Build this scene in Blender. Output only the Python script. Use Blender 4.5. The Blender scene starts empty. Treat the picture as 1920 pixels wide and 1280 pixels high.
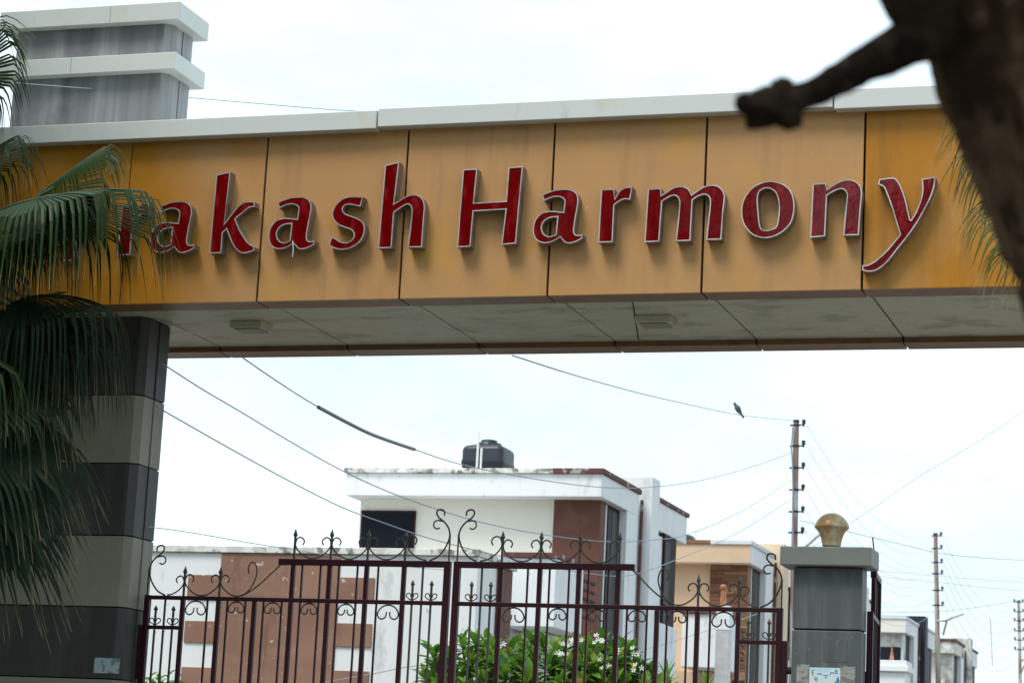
import bpy, bmesh, math, random
from mathutils import Vector, Matrix, noise, geometry
random.seed(7)
R_ = math.radians
S = bpy.context.scene
COL = S.collection

# ------------------------------------------------------------------ camera
F = 4570.239                       # focal length in pixels of a 1920-wide frame
YAW, PITCH, ROLL = -0.31999296, 0.19720021, 0.0505782
EYE = Vector((0, 0, 1.6))
_cy, _sy, _cp, _sp, _cr, _sr = (math.cos(YAW), math.sin(YAW), math.cos(PITCH), math.sin(PITCH), math.cos(ROLL), math.sin(ROLL))
_f = Vector((_sy*_cp, _cy*_cp, _sp)); _rt = Vector((_cy, -_sy, 0)); _up = _rt.cross(_f)
CX = _rt*_cr + _up*_sr
CU = _up*_cr - _rt*_sr
CF = _f
cam = bpy.data.cameras.new('camera')
cam_o = bpy.data.objects.new('camera', cam); COL.objects.link(cam_o)
M4 = Matrix((CX, CU, -CF)).transposed().to_4x4(); M4.translation = EYE
cam_o.matrix_world = M4
cam.sensor_width = 36; cam.lens = F/1920*36
cam.clip_start = 0.2; cam.clip_end = 3000
cam.dof.use_dof = True; cam.dof.focus_distance = 19.6; cam.dof.aperture_fstop = 5.0
S.camera = cam_o

# ------------------------------------------------------------------ light
SUN_EL, SUN_AZ = R_(62), R_(212)        # azimuth clockwise from +Y: behind the camera, to its left
w = bpy.data.worlds.new('World'); S.world = w; w.use_nodes = True
nt = w.node_tree; nd = nt.nodes; lk = nt.links
nd.clear()
out = nd.new('ShaderNodeOutputWorld'); bg = nd.new('ShaderNodeBackground')
sky = nd.new('ShaderNodeTexSky'); sky.sky_type = 'NISHITA'; sky.sun_disc = False
sky.sun_elevation = SUN_EL; sky.sun_rotation = SUN_AZ; sky.air_density = 1.0; sky.dust_density = 2.0; sky.ozone_density = 1.0
tc = nd.new('ShaderNodeTexCoord'); mp = nd.new('ShaderNodeMapping'); mp.inputs['Scale'].default_value = (1, 1, 2.6)
nz = nd.new('ShaderNodeTexNoise'); nz.inputs['Scale'].default_value = 3.0; nz.inputs['Detail'].default_value = 7; nz.inputs['Roughness'].default_value = .55
rp = nd.new('ShaderNodeValToRGB'); rp.color_ramp.elements[0].position = .36; rp.color_ramp.elements[0].color = (.50, .50, .50, 1)
rp.color_ramp.elements[1].position = .62; rp.color_ramp.elements[1].color = (.97, .97, .97, 1)
mx = nd.new('ShaderNodeMixRGB'); mx.inputs[2].default_value = (6.4, 7.7, 8.2, 1)
lk.new(tc.outputs['Generated'], mp.inputs['Vector']); lk.new(mp.outputs['Vector'], nz.inputs['Vector'])
lk.new(nz.outputs['Fac'], rp.inputs['Fac']); lk.new(rp.outputs['Color'], mx.inputs[0])
lk.new(sky.outputs['Color'], mx.inputs[1]); lk.new(mx.outputs['Color'], bg.inputs['Color'])
bg.inputs['Strength'].default_value = .12
lk.new(bg.outputs['Background'], out.inputs['Surface'])
sun = bpy.data.lights.new('sun', 'SUN'); sun.energy = 2.3; sun.angle = R_(22); sun.color = (1, .96, .9)
sun_o = bpy.data.objects.new('sun', sun); COL.objects.link(sun_o)
sd = Vector((math.sin(SUN_AZ)*math.cos(SUN_EL), math.cos(SUN_AZ)*math.cos(SUN_EL), math.sin(SUN_EL)))
sun_o.rotation_euler = sd.to_track_quat('Z', 'Y').to_euler(); sun_o.location = (-6, -8, 30)
vs = S.view_settings; vs.view_transform = 'Standard'; vs.look = 'None'; vs.gamma = 1; vs.use_curve_mapping = False
vs.exposure = 0.6

# ------------------------------------------------------------------ measuring: a picture point on a plane of the place
def ray(x, y): return CX*((x-960)/F) - CU*((y-640)/F) + CF
def aty(x, y, Y): d = ray(x, y); return EYE + d*((Y-EYE.y)/d.y)
def atx(x, y, X): d = ray(x, y); return EYE + d*((X-EYE.x)/d.x)
def atz(x, y, Z): d = ray(x, y); return EYE + d*((Z-EYE.z)/d.z)
def atd(x, y, D): return EYE + ray(x, y)*D

# ------------------------------------------------------------------ materials
def mat(name, col, rough=.6, metal=0, var=.12, vscale=3, stains=(), bump=0, bscale=40, spec=.28, trans=0, tip=None, coat=0, alpha=1):
    m = bpy.data.materials.new(name); m.use_nodes = True
    n = m.node_tree.nodes; l = m.node_tree.links
    b = n['Principled BSDF']
    b.inputs['Roughness'].default_value = rough; b.inputs['Metallic'].default_value = metal
    b.inputs['Specular IOR Level'].default_value = spec; b.inputs['Coat Weight'].default_value = coat
    t = n.new('ShaderNodeTexCoord')
    def tex(scale, vec=(1, 1, 1), detail=6, rgh=.6, off=0):
        mpn = n.new('ShaderNodeMapping'); mpn.inputs['Scale'].default_value = vec; mpn.inputs['Location'].default_value = (off, off*.7, off*.3)
        x = n.new('ShaderNodeTexNoise'); x.inputs['Scale'].default_value = scale; x.inputs['Detail'].default_value = detail; x.inputs['Roughness'].default_value = rgh
        l.new(t.outputs['Object'], mpn.inputs['Vector']); l.new(mpn.outputs['Vector'], x.inputs['Vector']); return x.outputs['Fac']
    base = n.new('ShaderNodeMixRGB'); base.inputs[1].default_value = (*[c*(1-var) for c in col], 1); base.inputs[2].default_value = (*[min(1, c*(1+var)) for c in col], 1)
    l.new(tex(vscale), base.inputs[0]); cur = base.outputs[0]
    for i, s in enumerate(stains):       # (colour, scale, vector, low, high, amount)
        r = n.new('ShaderNodeMapRange'); r.inputs['From Min'].default_value = s[3]-.03; r.inputs['From Max'].default_value = s[3]-.03+(s[4]-s[3])*.62; r.inputs['To Max'].default_value = s[5]
        l.new(tex(s[1], s[2], off=3.7*(i+1)), r.inputs['Value'])
        q = n.new('ShaderNodeMixRGB'); q.inputs[2].default_value = (*s[0], 1)
        l.new(r.outputs[0], q.inputs[0]); l.new(cur, q.inputs[1]); cur = q.outputs[0]
    if tip:
        a = n.new('ShaderNodeAttribute'); a.attribute_name = 'tip'
        q = n.new('ShaderNodeMixRGB'); q.inputs[2].default_value = (*tip, 1); l.new(a.outputs['Fac'], q.inputs[0]); l.new(cur, q.inputs[1]); cur = q.outputs[0]
    l.new(cur, b.inputs['Base Color'])
    if bump:
        bn = n.new('ShaderNodeBump'); bn.inputs['Strength'].default_value = bump; bn.inputs['Distance'].default_value = .02
        l.new(tex(bscale, detail=4), bn.inputs['Height']); l.new(bn.outputs['Normal'], b.inputs['Normal'])
    if trans:
        tr = n.new('ShaderNodeBsdfTranslucent'); l.new(cur, tr.inputs['Color']); ms = n.new('ShaderNodeMixShader'); ms.inputs[0].default_value = trans
        l.new(b.outputs[0], ms.inputs[1]); l.new(tr.outputs[0], ms.inputs[2]); l.new(ms.outputs[0], n['Material Output'].inputs['Surface'])
    return m

OR = (.40, .165, .012)
m_tan = mat('faded_ochre_panel', (.45, .242, .098), .45, var=.10, vscale=1.1, bump=.02, bscale=3, stains=[
    ((.50, .26, .05), 1.7, (1, 1, 1), .56, .76, .6), ((.27, .155, .075), 3.0, (2.4, 1, .22), .57, .82, .38), ((.72, .60, .42), 26, (1, 1, 1), .70, .76, .5), ((.26, .15, .07), 60, (1, 1, 1), .74, .79, .6)])
m_orange = mat('orange_ochre_panel', OR, .4, var=.12, vscale=1.3, bump=.02, bscale=3, stains=[
    ((.46, .26, .09), .9, (1, 1, 1), .54, .74, .5), ((.20, .09, .02), 2.6, (2.4, 1, .22), .55, .8, .45)])
m_coping = mat('white_coated_panel', (.58, .60, .58), .45, var=.05, vscale=.8, stains=[
    ((.55, .50, .34), 2.2, (1, 1, .5), .62, .8, .5), ((.35, .33, .28), 9, (1, 1, .3), .66, .8, .3)])
m_joint = mat('dark_joint', (.022, .017, .013), .8)
m_lip = mat('shaded_lip_brown', (.20, .105, .055), .5, var=.12, vscale=2, stains=[((.10, .05, .03), 4, (1, 1, 1), .56, .75, .5)])  # underside lips of the fascia, their shade put into a browner colour
m_soffit = mat('grey_soffit_panel', (.47, .455, .36), .55, var=.12, vscale=1.4, bump=.03, bscale=2, stains=[
    ((.16, .16, .12), 2.2, (1, 2, 1), .55, .78, .55), ((.55, .55, .48), 1.3, (1, 3, 1), .6, .75, .4), ((.06, .05, .04), 16, (1, 1, 1), .68, .75, .7)])
m_dkgrey = mat('charcoal_cladding', (.038, .037, .035), .5, var=.15, vscale=2, stains=[((.075, .075, .07), 2.2, (1.6, 1.6, .22), .5, .74, .6), ((.03, .03, .03), 3, (1.8, 1.8, .2), .58, .8, .5)])
m_ltgrey = mat('pale_cladding', (.235, .222, .175), .5, var=.08, vscale=1.6, stains=[((.16, .15, .12), 2.0, (1.4, 1.4, .3), .54, .8, .5)])
m_tower = mat('weathered_grey_cladding', (.235, .24, .25), .5, var=.12, vscale=1.5, stains=[
    ((.42, .42, .43), 2.4, (1.7, 1.7, .10), .52, .80, .75), ((.13, .135, .15), 2.0, (1.5, 1.5, .12), .56, .84, .6), ((.05, .05, .055), 1.3, (1, 1, .6), .64, .85, .6)])
m_red = mat('red_acrylic', (.135, .0006, .002), .06, var=.05, vscale=4, bump=.10, bscale=6, spec=.36, stains=[((.22, .012, .016), 5, (3.2, 1, .7), .55, .75, .7), ((.085, .0004, .0015), 4, (2.5, 1, .8), .55, .75, .6)])  # lighter swirls put streaky reflections into the red
m_return = mat('shaded_steel_return', (.25, .20, .155), .5, .3, var=.2, vscale=9, stains=[((.11, .08, .055), 7, (1, 1, 1), .54, .75, .6)])  # letter sides: same steel with the shadow put into a darker brown
m_steel = mat('brushed_steel', (.66, .64, .60), .32, .6, var=.15, vscale=9, stains=[((.30, .25, .19), 7, (1, 1, 1), .55, .75, .6)])
m_gate = mat('maroon_gate_paint', (.026, .0028, .0075), .45, var=.2, vscale=7, stains=[((.12, .09, .08), 24, (1, 1, 1), .72, .8, .5)], spec=.3)
m_iron = mat('worn_iron', (.060, .055, .044), .55, .2, var=.3, vscale=15)
m_pill = mat('grey_paint_panel', (.092, .102, .104), .5, var=.10, vscale=3, stains=[
    ((.155, .165, .163), 4.5, (1.8, 1.8, .16), .54, .78, .6), ((.045, .048, .05), 4.2, (2, 2, .16), .56, .8, .6), ((.30, .30, .28), 30, (1, 1, 1), .68, .75, .4)])
m_capg = mat('grey_cap_panel', (.20, .21, .195), .5, var=.08, vscale=4, stains=[((.20, .20, .18), 4, (3, 3, .4), .54, .75, .5)])
m_amber = mat('weathered_amber_plastic', (.72, .66, .47), .28, var=.12, vscale=5, trans=.4, spec=.5, stains=[((.52, .25, .07), 5.5, (1, 1, .35), .50, .70, .75), ((.20, .15, .09), 5, (1, 1, 1), .60, .8, .5)])
m_wht = mat('white_wall_paint', (.74, .755, .77), .75, var=.05, vscale=.6, bump=.03, bscale=12, stains=[
    ((.62, .62, .59), 1.1, (1, 1, .4), .56, .8, .35), ((.50, .50, .47), 2.6, (2.6, 2.6, .14), .60, .78, .28), ((.34, .34, .32), 2.4, (1.2, 1.2, .6), .63, .76, .4), ((.22, .22, .2), 10, (1, 1, .5), .70, .76, .5)])
m_cream = mat('cream_wall_paint', (.70, .685, .62), .75, var=.04, vscale=.6, bump=.02, bscale=12, stains=[((.5, .48, .42), 1.8, (1, 1, .5), .62, .8, .35)])
m_dirty = mat('stained_white_parapet', (.70, .70, .68), .8, var=.06, vscale=2, stains=[((.14, .13, .11), 3.4, (1.5, 1.5, 1.5), .555, .64, .9), ((.42, .40, .36), 5, (1.4, 1.4, 1), .5, .65, .5)])
m_brn = mat('brown_wall_paint', (.235, .130, .094), .75, var=.10, vscale=1.2, bump=.03, bscale=14, stains=[
    ((.30, .17, .12), 1.1, (.6, .6, 2.2), .48, .72, .7), ((.60, .58, .54), 5.0, (1, 1, 1.2), .70, .73, .7), ((.55, .52, .48), 13, (1, 1, 1), .70, .73, .7), ((.10, .05, .04), 2.2, (2, 2, .4), .62, .8, .4)])
m_brn2 = mat('dark_brown_wall_paint', (.125, .052, .037), .7, var=.12, vscale=1.5, bump=.02, bscale=14, stains=[((.19, .10, .08), 1.6, (1, 1, .7), .55, .75, .5)])
m_brcap = mat('brown_coping', (.115, .045, .040), .7, var=.2, vscale=5, stains=[((.45, .42, .40), 4, (1, 1, 1), .62, .70, .7)])
m_beige = mat('beige_wall_paint', (.62, .445, .30), .75, var=.04, vscale=.7, bump=.02, bscale=12, stains=[((.50, .35, .23), 1.6, (1, 1, .5), .58, .8, .4)])
m_beige2 = mat('pale_beige_wall_paint', (.68, .53, .37), .75, var=.04, vscale=.7)
m_mould = mat('mildewed_white_wall', (.66, .655, .62), .8, var=.05, vscale=1, stains=[((.15, .155, .14), 1.6, (1, 1, .8), .52, .68, .85), ((.3, .3, .27), 5, (1, 1, .6), .58, .7, .6)])
m_navy = mat('dark_slate_tile', (.014, .016, .026), .55, var=.2, vscale=4)
m_tile = mat('brown_stone_strip', (.21, .105, .055), .65, var=.45, vscale=5, bump=.1, bscale=30, stains=[((.36, .20, .11), 8, (1, 1, 2), .5, .7, .6)])
m_strips = [mat('stone_strip_'+n_, c_, .7, var=.3, vscale=9, bump=.1, bscale=30) for n_, c_ in (('brown', (.19, .095, .05)), ('dark', (.12, .058, .034)), ('tan', (.30, .17, .095)), ('red', (.20, .085, .05)))]
m_glass = mat('dark_window_glass', (.010, .012, .018), .4, var=.3, vscale=2, spec=.06)
m_glass2 = mat('grey_window_glass', (.055, .060, .058), .4, var=.2, vscale=2, spec=.06)
m_frame = mat('dark_window_frame', (.028, .014, .014), .6, spec=.1)
m_sill = mat('white_frame_paint', (.62, .64, .66), .6)
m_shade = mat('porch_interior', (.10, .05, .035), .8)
m_tank = mat('black_tank_plastic', (.022, .026, .034), .38, var=.3, vscale=5)
m_pvc = mat('white_pipe', (.72, .72, .72), .4, var=.06)
m_pole = mat('galvanised_pole', (.46, .44, .41), .6, 0, var=.15, vscale=3, stains=[((.20, .10, .06), 1.2, (1, 1, .35), .52, .60, .8), ((.14, .13, .11), 12, (1, 1, .4), .6, .75, .5)])
m_polel = mat('rusty_pole', (.20, .115, .085), .6, .1, var=.2, vscale=3, stains=[((.36, .34, .30), 1.1, (1, 1, .2), .5, .62, .85)])
m_wire = mat('grey_wire', (.36, .39, .42), .5, var=.1)
m_blue = mat('bluish_cable', (.24, .28, .34), .5, var=.1)
m_sleeve = mat('grey_conduit', (.20, .20, .21), .45, var=.1)
m_ins = mat('dark_insulator', (.035, .03, .04), .4)
m_poster = mat('pale_poster_paper', (.58, .68, .70), .6, var=.06, vscale=8, stains=[((.35, .58, .70), 7, (1, 1, 1), .55, .72, .6)])
m_pblue = mat('poster_blue_ink', (.05, .30, .50), .6)
m_pdark = mat('poster_dark_ink', (.05, .10, .18), .6)
m_resid = mat('torn_paper_residue', (.30, .30, .285), .8, var=.3, vscale=20, stains=[((.14, .14, .14), 18, (1, 1, 2), .52, .62, .8)])
m_scrap = mat('faded_sticker', (.34, .42, .44), .7, var=.2, vscale=14, stains=[((.10, .12, .12), 14, (1, 1, 1), .55, .66, .7), ((.15, .38, .45), 9, (1, 1, 1), .62, .68, .8)])
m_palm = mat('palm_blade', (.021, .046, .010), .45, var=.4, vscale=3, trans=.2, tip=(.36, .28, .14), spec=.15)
m_palmd = mat('shaded_palm_blade', (.008, .020, .007), .55, var=.3, vscale=3, trans=.08, tip=(.20, .15, .08), spec=.12)  # lower and inner fronds: shade put into a darker green
m_palmr = mat('olive_palm_blade', (.060, .075, .018), .5, var=.35, vscale=4, trans=.15, tip=(.45, .36, .18), spec=.12)
m_pet = mat('palm_stalk', (.08, .11, .045), .5, var=.2)
m_ptrunk = mat('palm_trunk_bark', (.10, .08, .06), .9, var=.3, vscale=8, bump=.4, bscale=12)
m_barkd = mat('dark_branch_bark', (.036, .026, .019), .95, var=.35, vscale=12, bump=.5, bscale=40, spec=.05, stains=[((.012, .008, .006), 14, (1, 1, 1), .50, .62, .8)])
m_bark = mat('plated_tree_bark', (.060, .037, .023), .95, var=.35, vscale=9, bump=.5, bscale=30, spec=.05, stains=[((.115, .075, .048), 6.0, (1, 1, .45), .51, .66, .85), ((.016, .010, .007), 8.5, (1, 1, .2), .51, .62, .8)])
m_leafA = mat('tree_leaf', (.05, .11, .03), .45, var=.4, vscale=1.5, trans=.25)
m_plu = mat('frangipani_leaf', (.135, .29, .032), .42, var=.5, vscale=5, trans=.35, spec=.35)
m_plustem = mat('frangipani_branch', (.16, .14, .11), .8, var=.2, vscale=8)
m_flower = mat('white_petal', (.82, .82, .76), .5, var=.04, trans=.3)
m_flame = mat('copper_flame_glass', (.48, .19, .085), .2, var=.3, vscale=9, trans=.3, spec=.6, stains=[((.72, .48, .34), 8, (1, 1, .5), .55, .7, .7)])
m_marble = mat('grey_marble', (.50, .49, .50), .45, var=.15, vscale=4, stains=[((.62, .6, .6), 4, (1, 1, 3), .5, .7, .6)])
m_bird = mat('grey_feathers', (.09, .09, .10), .7, var=.35, vscale=14)
m_ground = mat('dry_ground', (.16, .14, .11), .95, var=.3, vscale=.4, bump=.3, bscale=6)
m_road = mat('concrete_road', (.20, .19, .175), .85, var=.15, vscale=.5, bump=.15, bscale=20, stains=[((.12, .12, .11), .7, (1, 1, 1), .55, .75, .5)])
m_kerb = mat('kerb_concrete', (.33, .32, .30), .85, var=.15, vscale=2)
m_lawn = mat('grass_ground', (.05, .09, .025), .95, var=.4, vscale=3)

# ------------------------------------------------------------------ mesh building
ORG = {}
class MB:
    def __init__(s): s.v = []; s.f = []; s.m = []; s.sm = []; s.tip = None
    def add(s, vs_, fs, mi=0, smooth=False):
        o = len(s.v); s.v += [Vector(v) for v in vs_]
        for f in fs: s.f.append([i+o for i in f]); s.m.append(mi); s.sm.append(smooth)
        return s
    def box(s, x0, x1, y0, y1, z0, z1, mi=0):
        if x0 > x1: x0, x1 = x1, x0
        if y0 > y1: y0, y1 = y1, y0
        if z0 > z1: z0, z1 = z1, z0
        return s.add([(x0, y0, z0), (x1, y0, z0), (x1, y1, z0), (x0, y1, z0), (x0, y0, z1), (x1, y0, z1), (x1, y1, z1), (x0, y1, z1)],
                     [(0, 3, 2, 1), (4, 5, 6, 7), (0, 1, 5, 4), (1, 2, 6, 5), (2, 3, 7, 6), (3, 0, 4, 7)], mi)
    def prism(s, poly, z0, z1, mi=0):       # poly: (x,y) counter-clockwise
        n = len(poly); v = [(p[0], p[1], z0) for p in poly]+[(p[0], p[1], z1) for p in poly]
        return s.add(v, [tuple(range(n-1, -1, -1)), tuple(range(n, 2*n))]+[(i, (i+1) % n, n+(i+1) % n, n+i) for i in range(n)], mi)
    def tube(s, pts, r, n=6, mi=0, caps=True, smooth=True):
        pts = [Vector(p) for p in pts]; k = len(pts); rr = r if isinstance(r, (list, tuple)) else [r]*k
        ref = None; vv = []
        for i in range(k):
            t = (pts[min(i+1, k-1)]-pts[max(i-1, 0)]).normalized()
            if ref is None:
                ref = t.cross(Vector((0, 1, 0)) if abs(t.y) < .9 else Vector((1, 0, 0))).normalized()
            else:
                ref = (ref - t*ref.dot(t)).normalized()
            b = t.cross(ref)
            for j in range(n):
                a = 2*math.pi*j/n; vv.append(pts[i]+(ref*math.cos(a)+b*math.sin(a))*rr[i])
        fs = [(i*n+j, i*n+(j+1) % n, (i+1)*n+(j+1) % n, (i+1)*n+j) for i in range(k-1) for j in range(n)]
        s.add(vv, fs, mi, smooth)
        if caps: s.add([vv[j] for j in range(n)], [tuple(range(n-1, -1, -1))], mi); s.add(vv[-n:], [tuple(range(n))], mi)
        return s
    def lathe(s, c, prof, n=24, mi=0, ax=Vector((0, 0, 1))):     # prof: (r, h)
        c = Vector(c); ax = ax.normalized(); u = ax.cross(Vector((1, 0, 0)) if abs(ax.x) < .9 else Vector((0, 1, 0))).normalized(); v = ax.cross(u)
        vv = [c+ax*h+(u*math.cos(2*math.pi*j/n)+v*math.sin(2*math.pi*j/n))*max(r, 1e-4) for r, h in prof for j in range(n)]
        return s.add(vv, [(i*n+j, i*n+(j+1) % n, (i+1)*n+(j+1) % n, (i+1)*n+j) for i in range(len(prof)-1) for j in range(n)], mi, True)
    def build(s, name, m, parent=None, bevel=0, kind=None):
        me = bpy.data.meshes.new(name)
        o_ = ORG.get(parent.name, Vector()) if parent else Vector()
        me.from_pydata([v-o_ for v in s.v], [], s.f)
        me.polygons.foreach_set('material_index', s.m); me.polygons.foreach_set('use_smooth', s.sm)
        for x in (m if isinstance(m, (list, tuple)) else [m]): me.materials.append(x)
        if s.tip:
            a = me.attributes.new('tip', 'FLOAT', 'POINT'); a.data.foreach_set('value', s.tip)
        ob = bpy.data.objects.new(name, me); COL.objects.link(ob)
        if parent: ob.parent = parent; ORG[ob.name] = o_
        if bevel:
            bv = ob.modifiers.new('bevel', 'BEVEL'); bv.width = bevel; bv.segments = 2; bv.limit_method = 'ANGLE'
        if kind: ob['kind'] = kind
        return ob
def tag(o, label=None, cat=None, group=None, kind=None):
    if label: o['label'] = label
    if cat: o['category'] = cat
    if group: o['group'] = group
    if kind: o['kind'] = kind
    return o
def thing(name, loc, label, cat, group=None):
    e = bpy.data.objects.new(name, None); e.empty_display_size = .3; COL.objects.link(e); e.location = loc
    ORG[e.name] = Vector(loc); return tag(e, label, cat, group)
def box(name, m, parent, x0, x1, y0, y1, z0, z1, bevel=0): return MB().box(x0, x1, y0, y1, z0, z1).build(name, m, parent, bevel)

# ------------------------------------------------------------------ ground, road
def sheet(name, x0, x1, y0, y1, z, m): 
    return tag(MB().add([(x0, y0, z), (x1, y0, z), (x1, y1, z), (x0, y1, z)], [(0, 1, 2, 3)]).build(name, m), kind='structure')
sheet('ground', -900, 900, -300, 1500, -.02, m_ground)
sheet('road', -9.2, 2.2, -40, 260, 0.0, m_road)
for nm, x0, x1 in (('kerb', -9.5, -9.2), ('kerb', 2.2, 2.5)):
    tag(MB().box(x0, x1, 20.2, 260, -.02, .12).build(nm, m_kerb), kind='structure')
sheet('lawn', -40, -9.21, -20, 18.0, -.012, m_lawn)

# ------------------------------------------------------------------ gateway
ZB = 5.755; ZT = 7.19                       # bottom and top of the ochre fascia
gw = thing('entrance_gateway', (-6.5, 19, 0), 'long ochre panelled gateway beam with white coping resting on a banded grey pillar', 'gateway')
J0, JP = -8.2, 1.2535
joints = [J0+JP*i for i in range(-3, 10)]
joints[0] = -11.55; joints[-1] = 3.75
XL, XR = joints[0], joints[-1]
box('beam_core', m_joint, gw, XL+.05, XR-.05, 18.05, 20.27, ZB+.07, ZT+.05)
G = .009
for i in range(len(joints)-1):
    a, b = joints[i]+G, joints[i+1]-G
    if i == 1: b = joints[i+1]-.005
    if i == 2: a = joints[i]+.005
    m = m_orange if (i < 2 or i >= 7) else m_tan
    if i == 2: m = None
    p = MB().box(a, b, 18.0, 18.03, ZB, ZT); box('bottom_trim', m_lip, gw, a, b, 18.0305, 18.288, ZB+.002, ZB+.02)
    ob = p.build('fascia_panel', m or m_tan, gw, .003)
    if i == 2: mid = ob
    if i >= 7 or i < 2: tag(ob, 'deeper orange, less faded fascia panel')
    a2, b2 = joints[i]+.008, joints[i+1]-.008
    box('soffit_panel', m_soffit, gw, a2, b2, 18.29, 20.03, ZB+.05, ZB+.066)
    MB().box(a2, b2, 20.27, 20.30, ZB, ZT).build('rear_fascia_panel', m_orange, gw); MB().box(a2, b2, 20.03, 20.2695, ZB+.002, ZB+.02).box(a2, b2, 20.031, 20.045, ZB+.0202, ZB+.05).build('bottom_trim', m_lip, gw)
# panel that fades from orange to tan along its length
m_mid = mat('half_faded_ochre_panel', (.45, .242, .098), .45, var=.10, vscale=1.1, stains=[((.33, .22, .12), 3.0, (2.2, 1, .25), .56, .8, .35)])
n_ = m_mid.node_tree.nodes; l_ = m_mid.node_tree.links
t_ = n_.new('ShaderNodeTexCoord'); sx = n_.new('ShaderNodeSeparateXYZ'); l_.new(t_.outputs['Object'], sx.inputs[0])
mr = n_.new('ShaderNodeMapRange'); mr.inputs['From Min'].default_value = joints[2]+6.5+.15; mr.inputs['From Max'].default_value = joints[3]+6.5-.2
nz2 = n_.new('ShaderNodeTexNoise'); nz2.inputs['Scale'].default_value = 1.6; nz2.inputs['Detail'].default_value = 5; l_.new(t_.outputs['Object'], nz2.inputs['Vector'])
ma = n_.new('ShaderNodeMath'); ma.operation = 'MULTIPLY_ADD'; ma.inputs[1].default_value = 1.6; l_.new(nz2.outputs['Fac'], ma.inputs[0])
su = n_.new('ShaderNodeMath'); su.operation = 'SUBTRACT'; su.inputs[1].default_value = .8; l_.new(sx.outputs['X'], su.inputs[0]); l_.new(su.outputs[0], ma.inputs[2]); l_.new(ma.outputs[0], mr.inputs['Value'])
mxx = n_.new('ShaderNodeMixRGB'); bs_ = n_['Principled BSDF']; prev = bs_.inputs['Base Color'].links[0].from_socket
mxx.inputs[1].default_value = (*OR, 1); l_.new(mr.outputs[0], mxx.inputs[0]); l_.new(prev, mxx.inputs[2]); l_.new(mxx.outputs[0], bs_.inputs['Base Color'])
mid.data.materials[0] = m_mid
# coping in lengths
cj = [XL-.02, -7.193, -3.42, .35, XR+.02]
for i in range(4):
    dz = (-.012, 0, -.016, -.006)[i]
    box('coping', m_coping, gw, cj[i]+.006, cj[i+1]-.006, 17.90, 20.40, ZT-.012+dz, ZT+.145+dz, .006)
MB().tube([(-5.101, 18.4, ZB+.046), (-5.462, 19.95, ZB+.046)], .005, 5).build('conduit', m_joint, gw)
# pillar
PX0, PX1, PY0, PY1 = -11.10, -9.525, 18.69, 19.13
pil = MB().box(PX0+.07, PX1-.07, PY0+.07, PY1-.01, 0, 8.6).box(PX0+.012, PX1-.012, PY0+.10, PY1-.0105, .001, 8.599).build('pillar', m_joint, gw)
zb = [0, .26, .87, 1.47, 2.075, 2.675, 3.282, 3.892, 4.515, 5.113, ZB+.045]
ch = .06
def octo(x0, x1, y0, y1, c): return [(x0+c, y0), (x1-c, y0), (x1, y0+c), (x1, y1), (x0, y1), (x0, y0+c)]
for i in range(len(zb)-1):
    m = m_dkgrey if (len(zb)-2-i) % 2 == 0 else m_ltgrey
    MB().prism(octo(PX0, PX1-.008, PY0, PY1-.2, ch), zb[i]+.005, zb[i+1]-.005).build('cladding_panel', m, pil, .003)
    MB().box(PX0, PX1, PY1-.192, PY1, zb[i]+.005, zb[i+1]-.005).build('cladding_panel', m, pil, .003)
for z0, z1 in ((ZT+.10, 8.012), (8.165, 8.47)):
    MB().prism(octo(PX0, PX1-.008, PY0, PY1-.2, ch), z0, z1).build('cladding_panel', m_tower, pil, .003)
    MB().box(PX0, PX1, PY1-.192, PY1, z0, z1).build('cladding_panel', m_tower, pil, .003)
for z0, z1, xa in ((8.012, 8.168, -10.45), (8.468, 8.636, -10.1)):
    for a, b in ((PX0-.11, xa), (xa+.003, PX1+.105)):
        MB().box(a, b, PY0-.09, PY1+.09, z0, z1).build('cap_panel', m_coping, pil, .005)
# far pillar of the gateway, beyond the right edge of the picture
pr = MB().box(2.32, 3.56, 18.71, 19.11, 0, ZB+.06).build('pillar', m_joint, gw)
for i in range(len(zb)-1):
    MB().box(2.3, 3.58, PY0, PY1, zb[i]+.008, zb[i+1]-.008).build('cladding_panel', m_dkgrey if (len(zb)-2-i) % 2 == 0 else m_ltgrey, pr, .003)
def flat_sheet(name, m, x0, x1, y, z0, z1, label, cat, t=.003):
    return tag(MB().box(x0, x1, y-t, y, z0, z1).build(name, m), label, cat)
a = aty(178, 1232, 18.69); b = aty(223, 1262, 18.69)
flat_sheet('sticker', m_scrap, a.x, b.x, 18.689, b.z, a.z, 'faded bluish paper sticker peeling on the dark band of the left pillar', 'sticker')

# soffit lamps
for px, py, lab in ((471, 619, 'small square bulkhead lamp under the beam, nearer the banded pillar'), (1230, 609, 'small square bulkhead lamp under the beam, with a dark smudge beside it, right of centre')):
    c = atz(px, py, ZB-.01)
    t = thing('ceiling_lamp', (c.x, c.y, ZB+.05), lab, 'lamp', 'lamps under the gateway beam')
    MB().box(c.x-.15, c.x+.15, c.y-.13, c.y+.13, ZB-.012, ZB+.0495).build('housing', m_soffit, t, .008)
    MB().box(c.x-.12, c.x+.12, c.y-.10, c.y+.10, ZB-.022, ZB-.0125).build('diffuser', m_ltgrey, t, .004)

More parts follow.
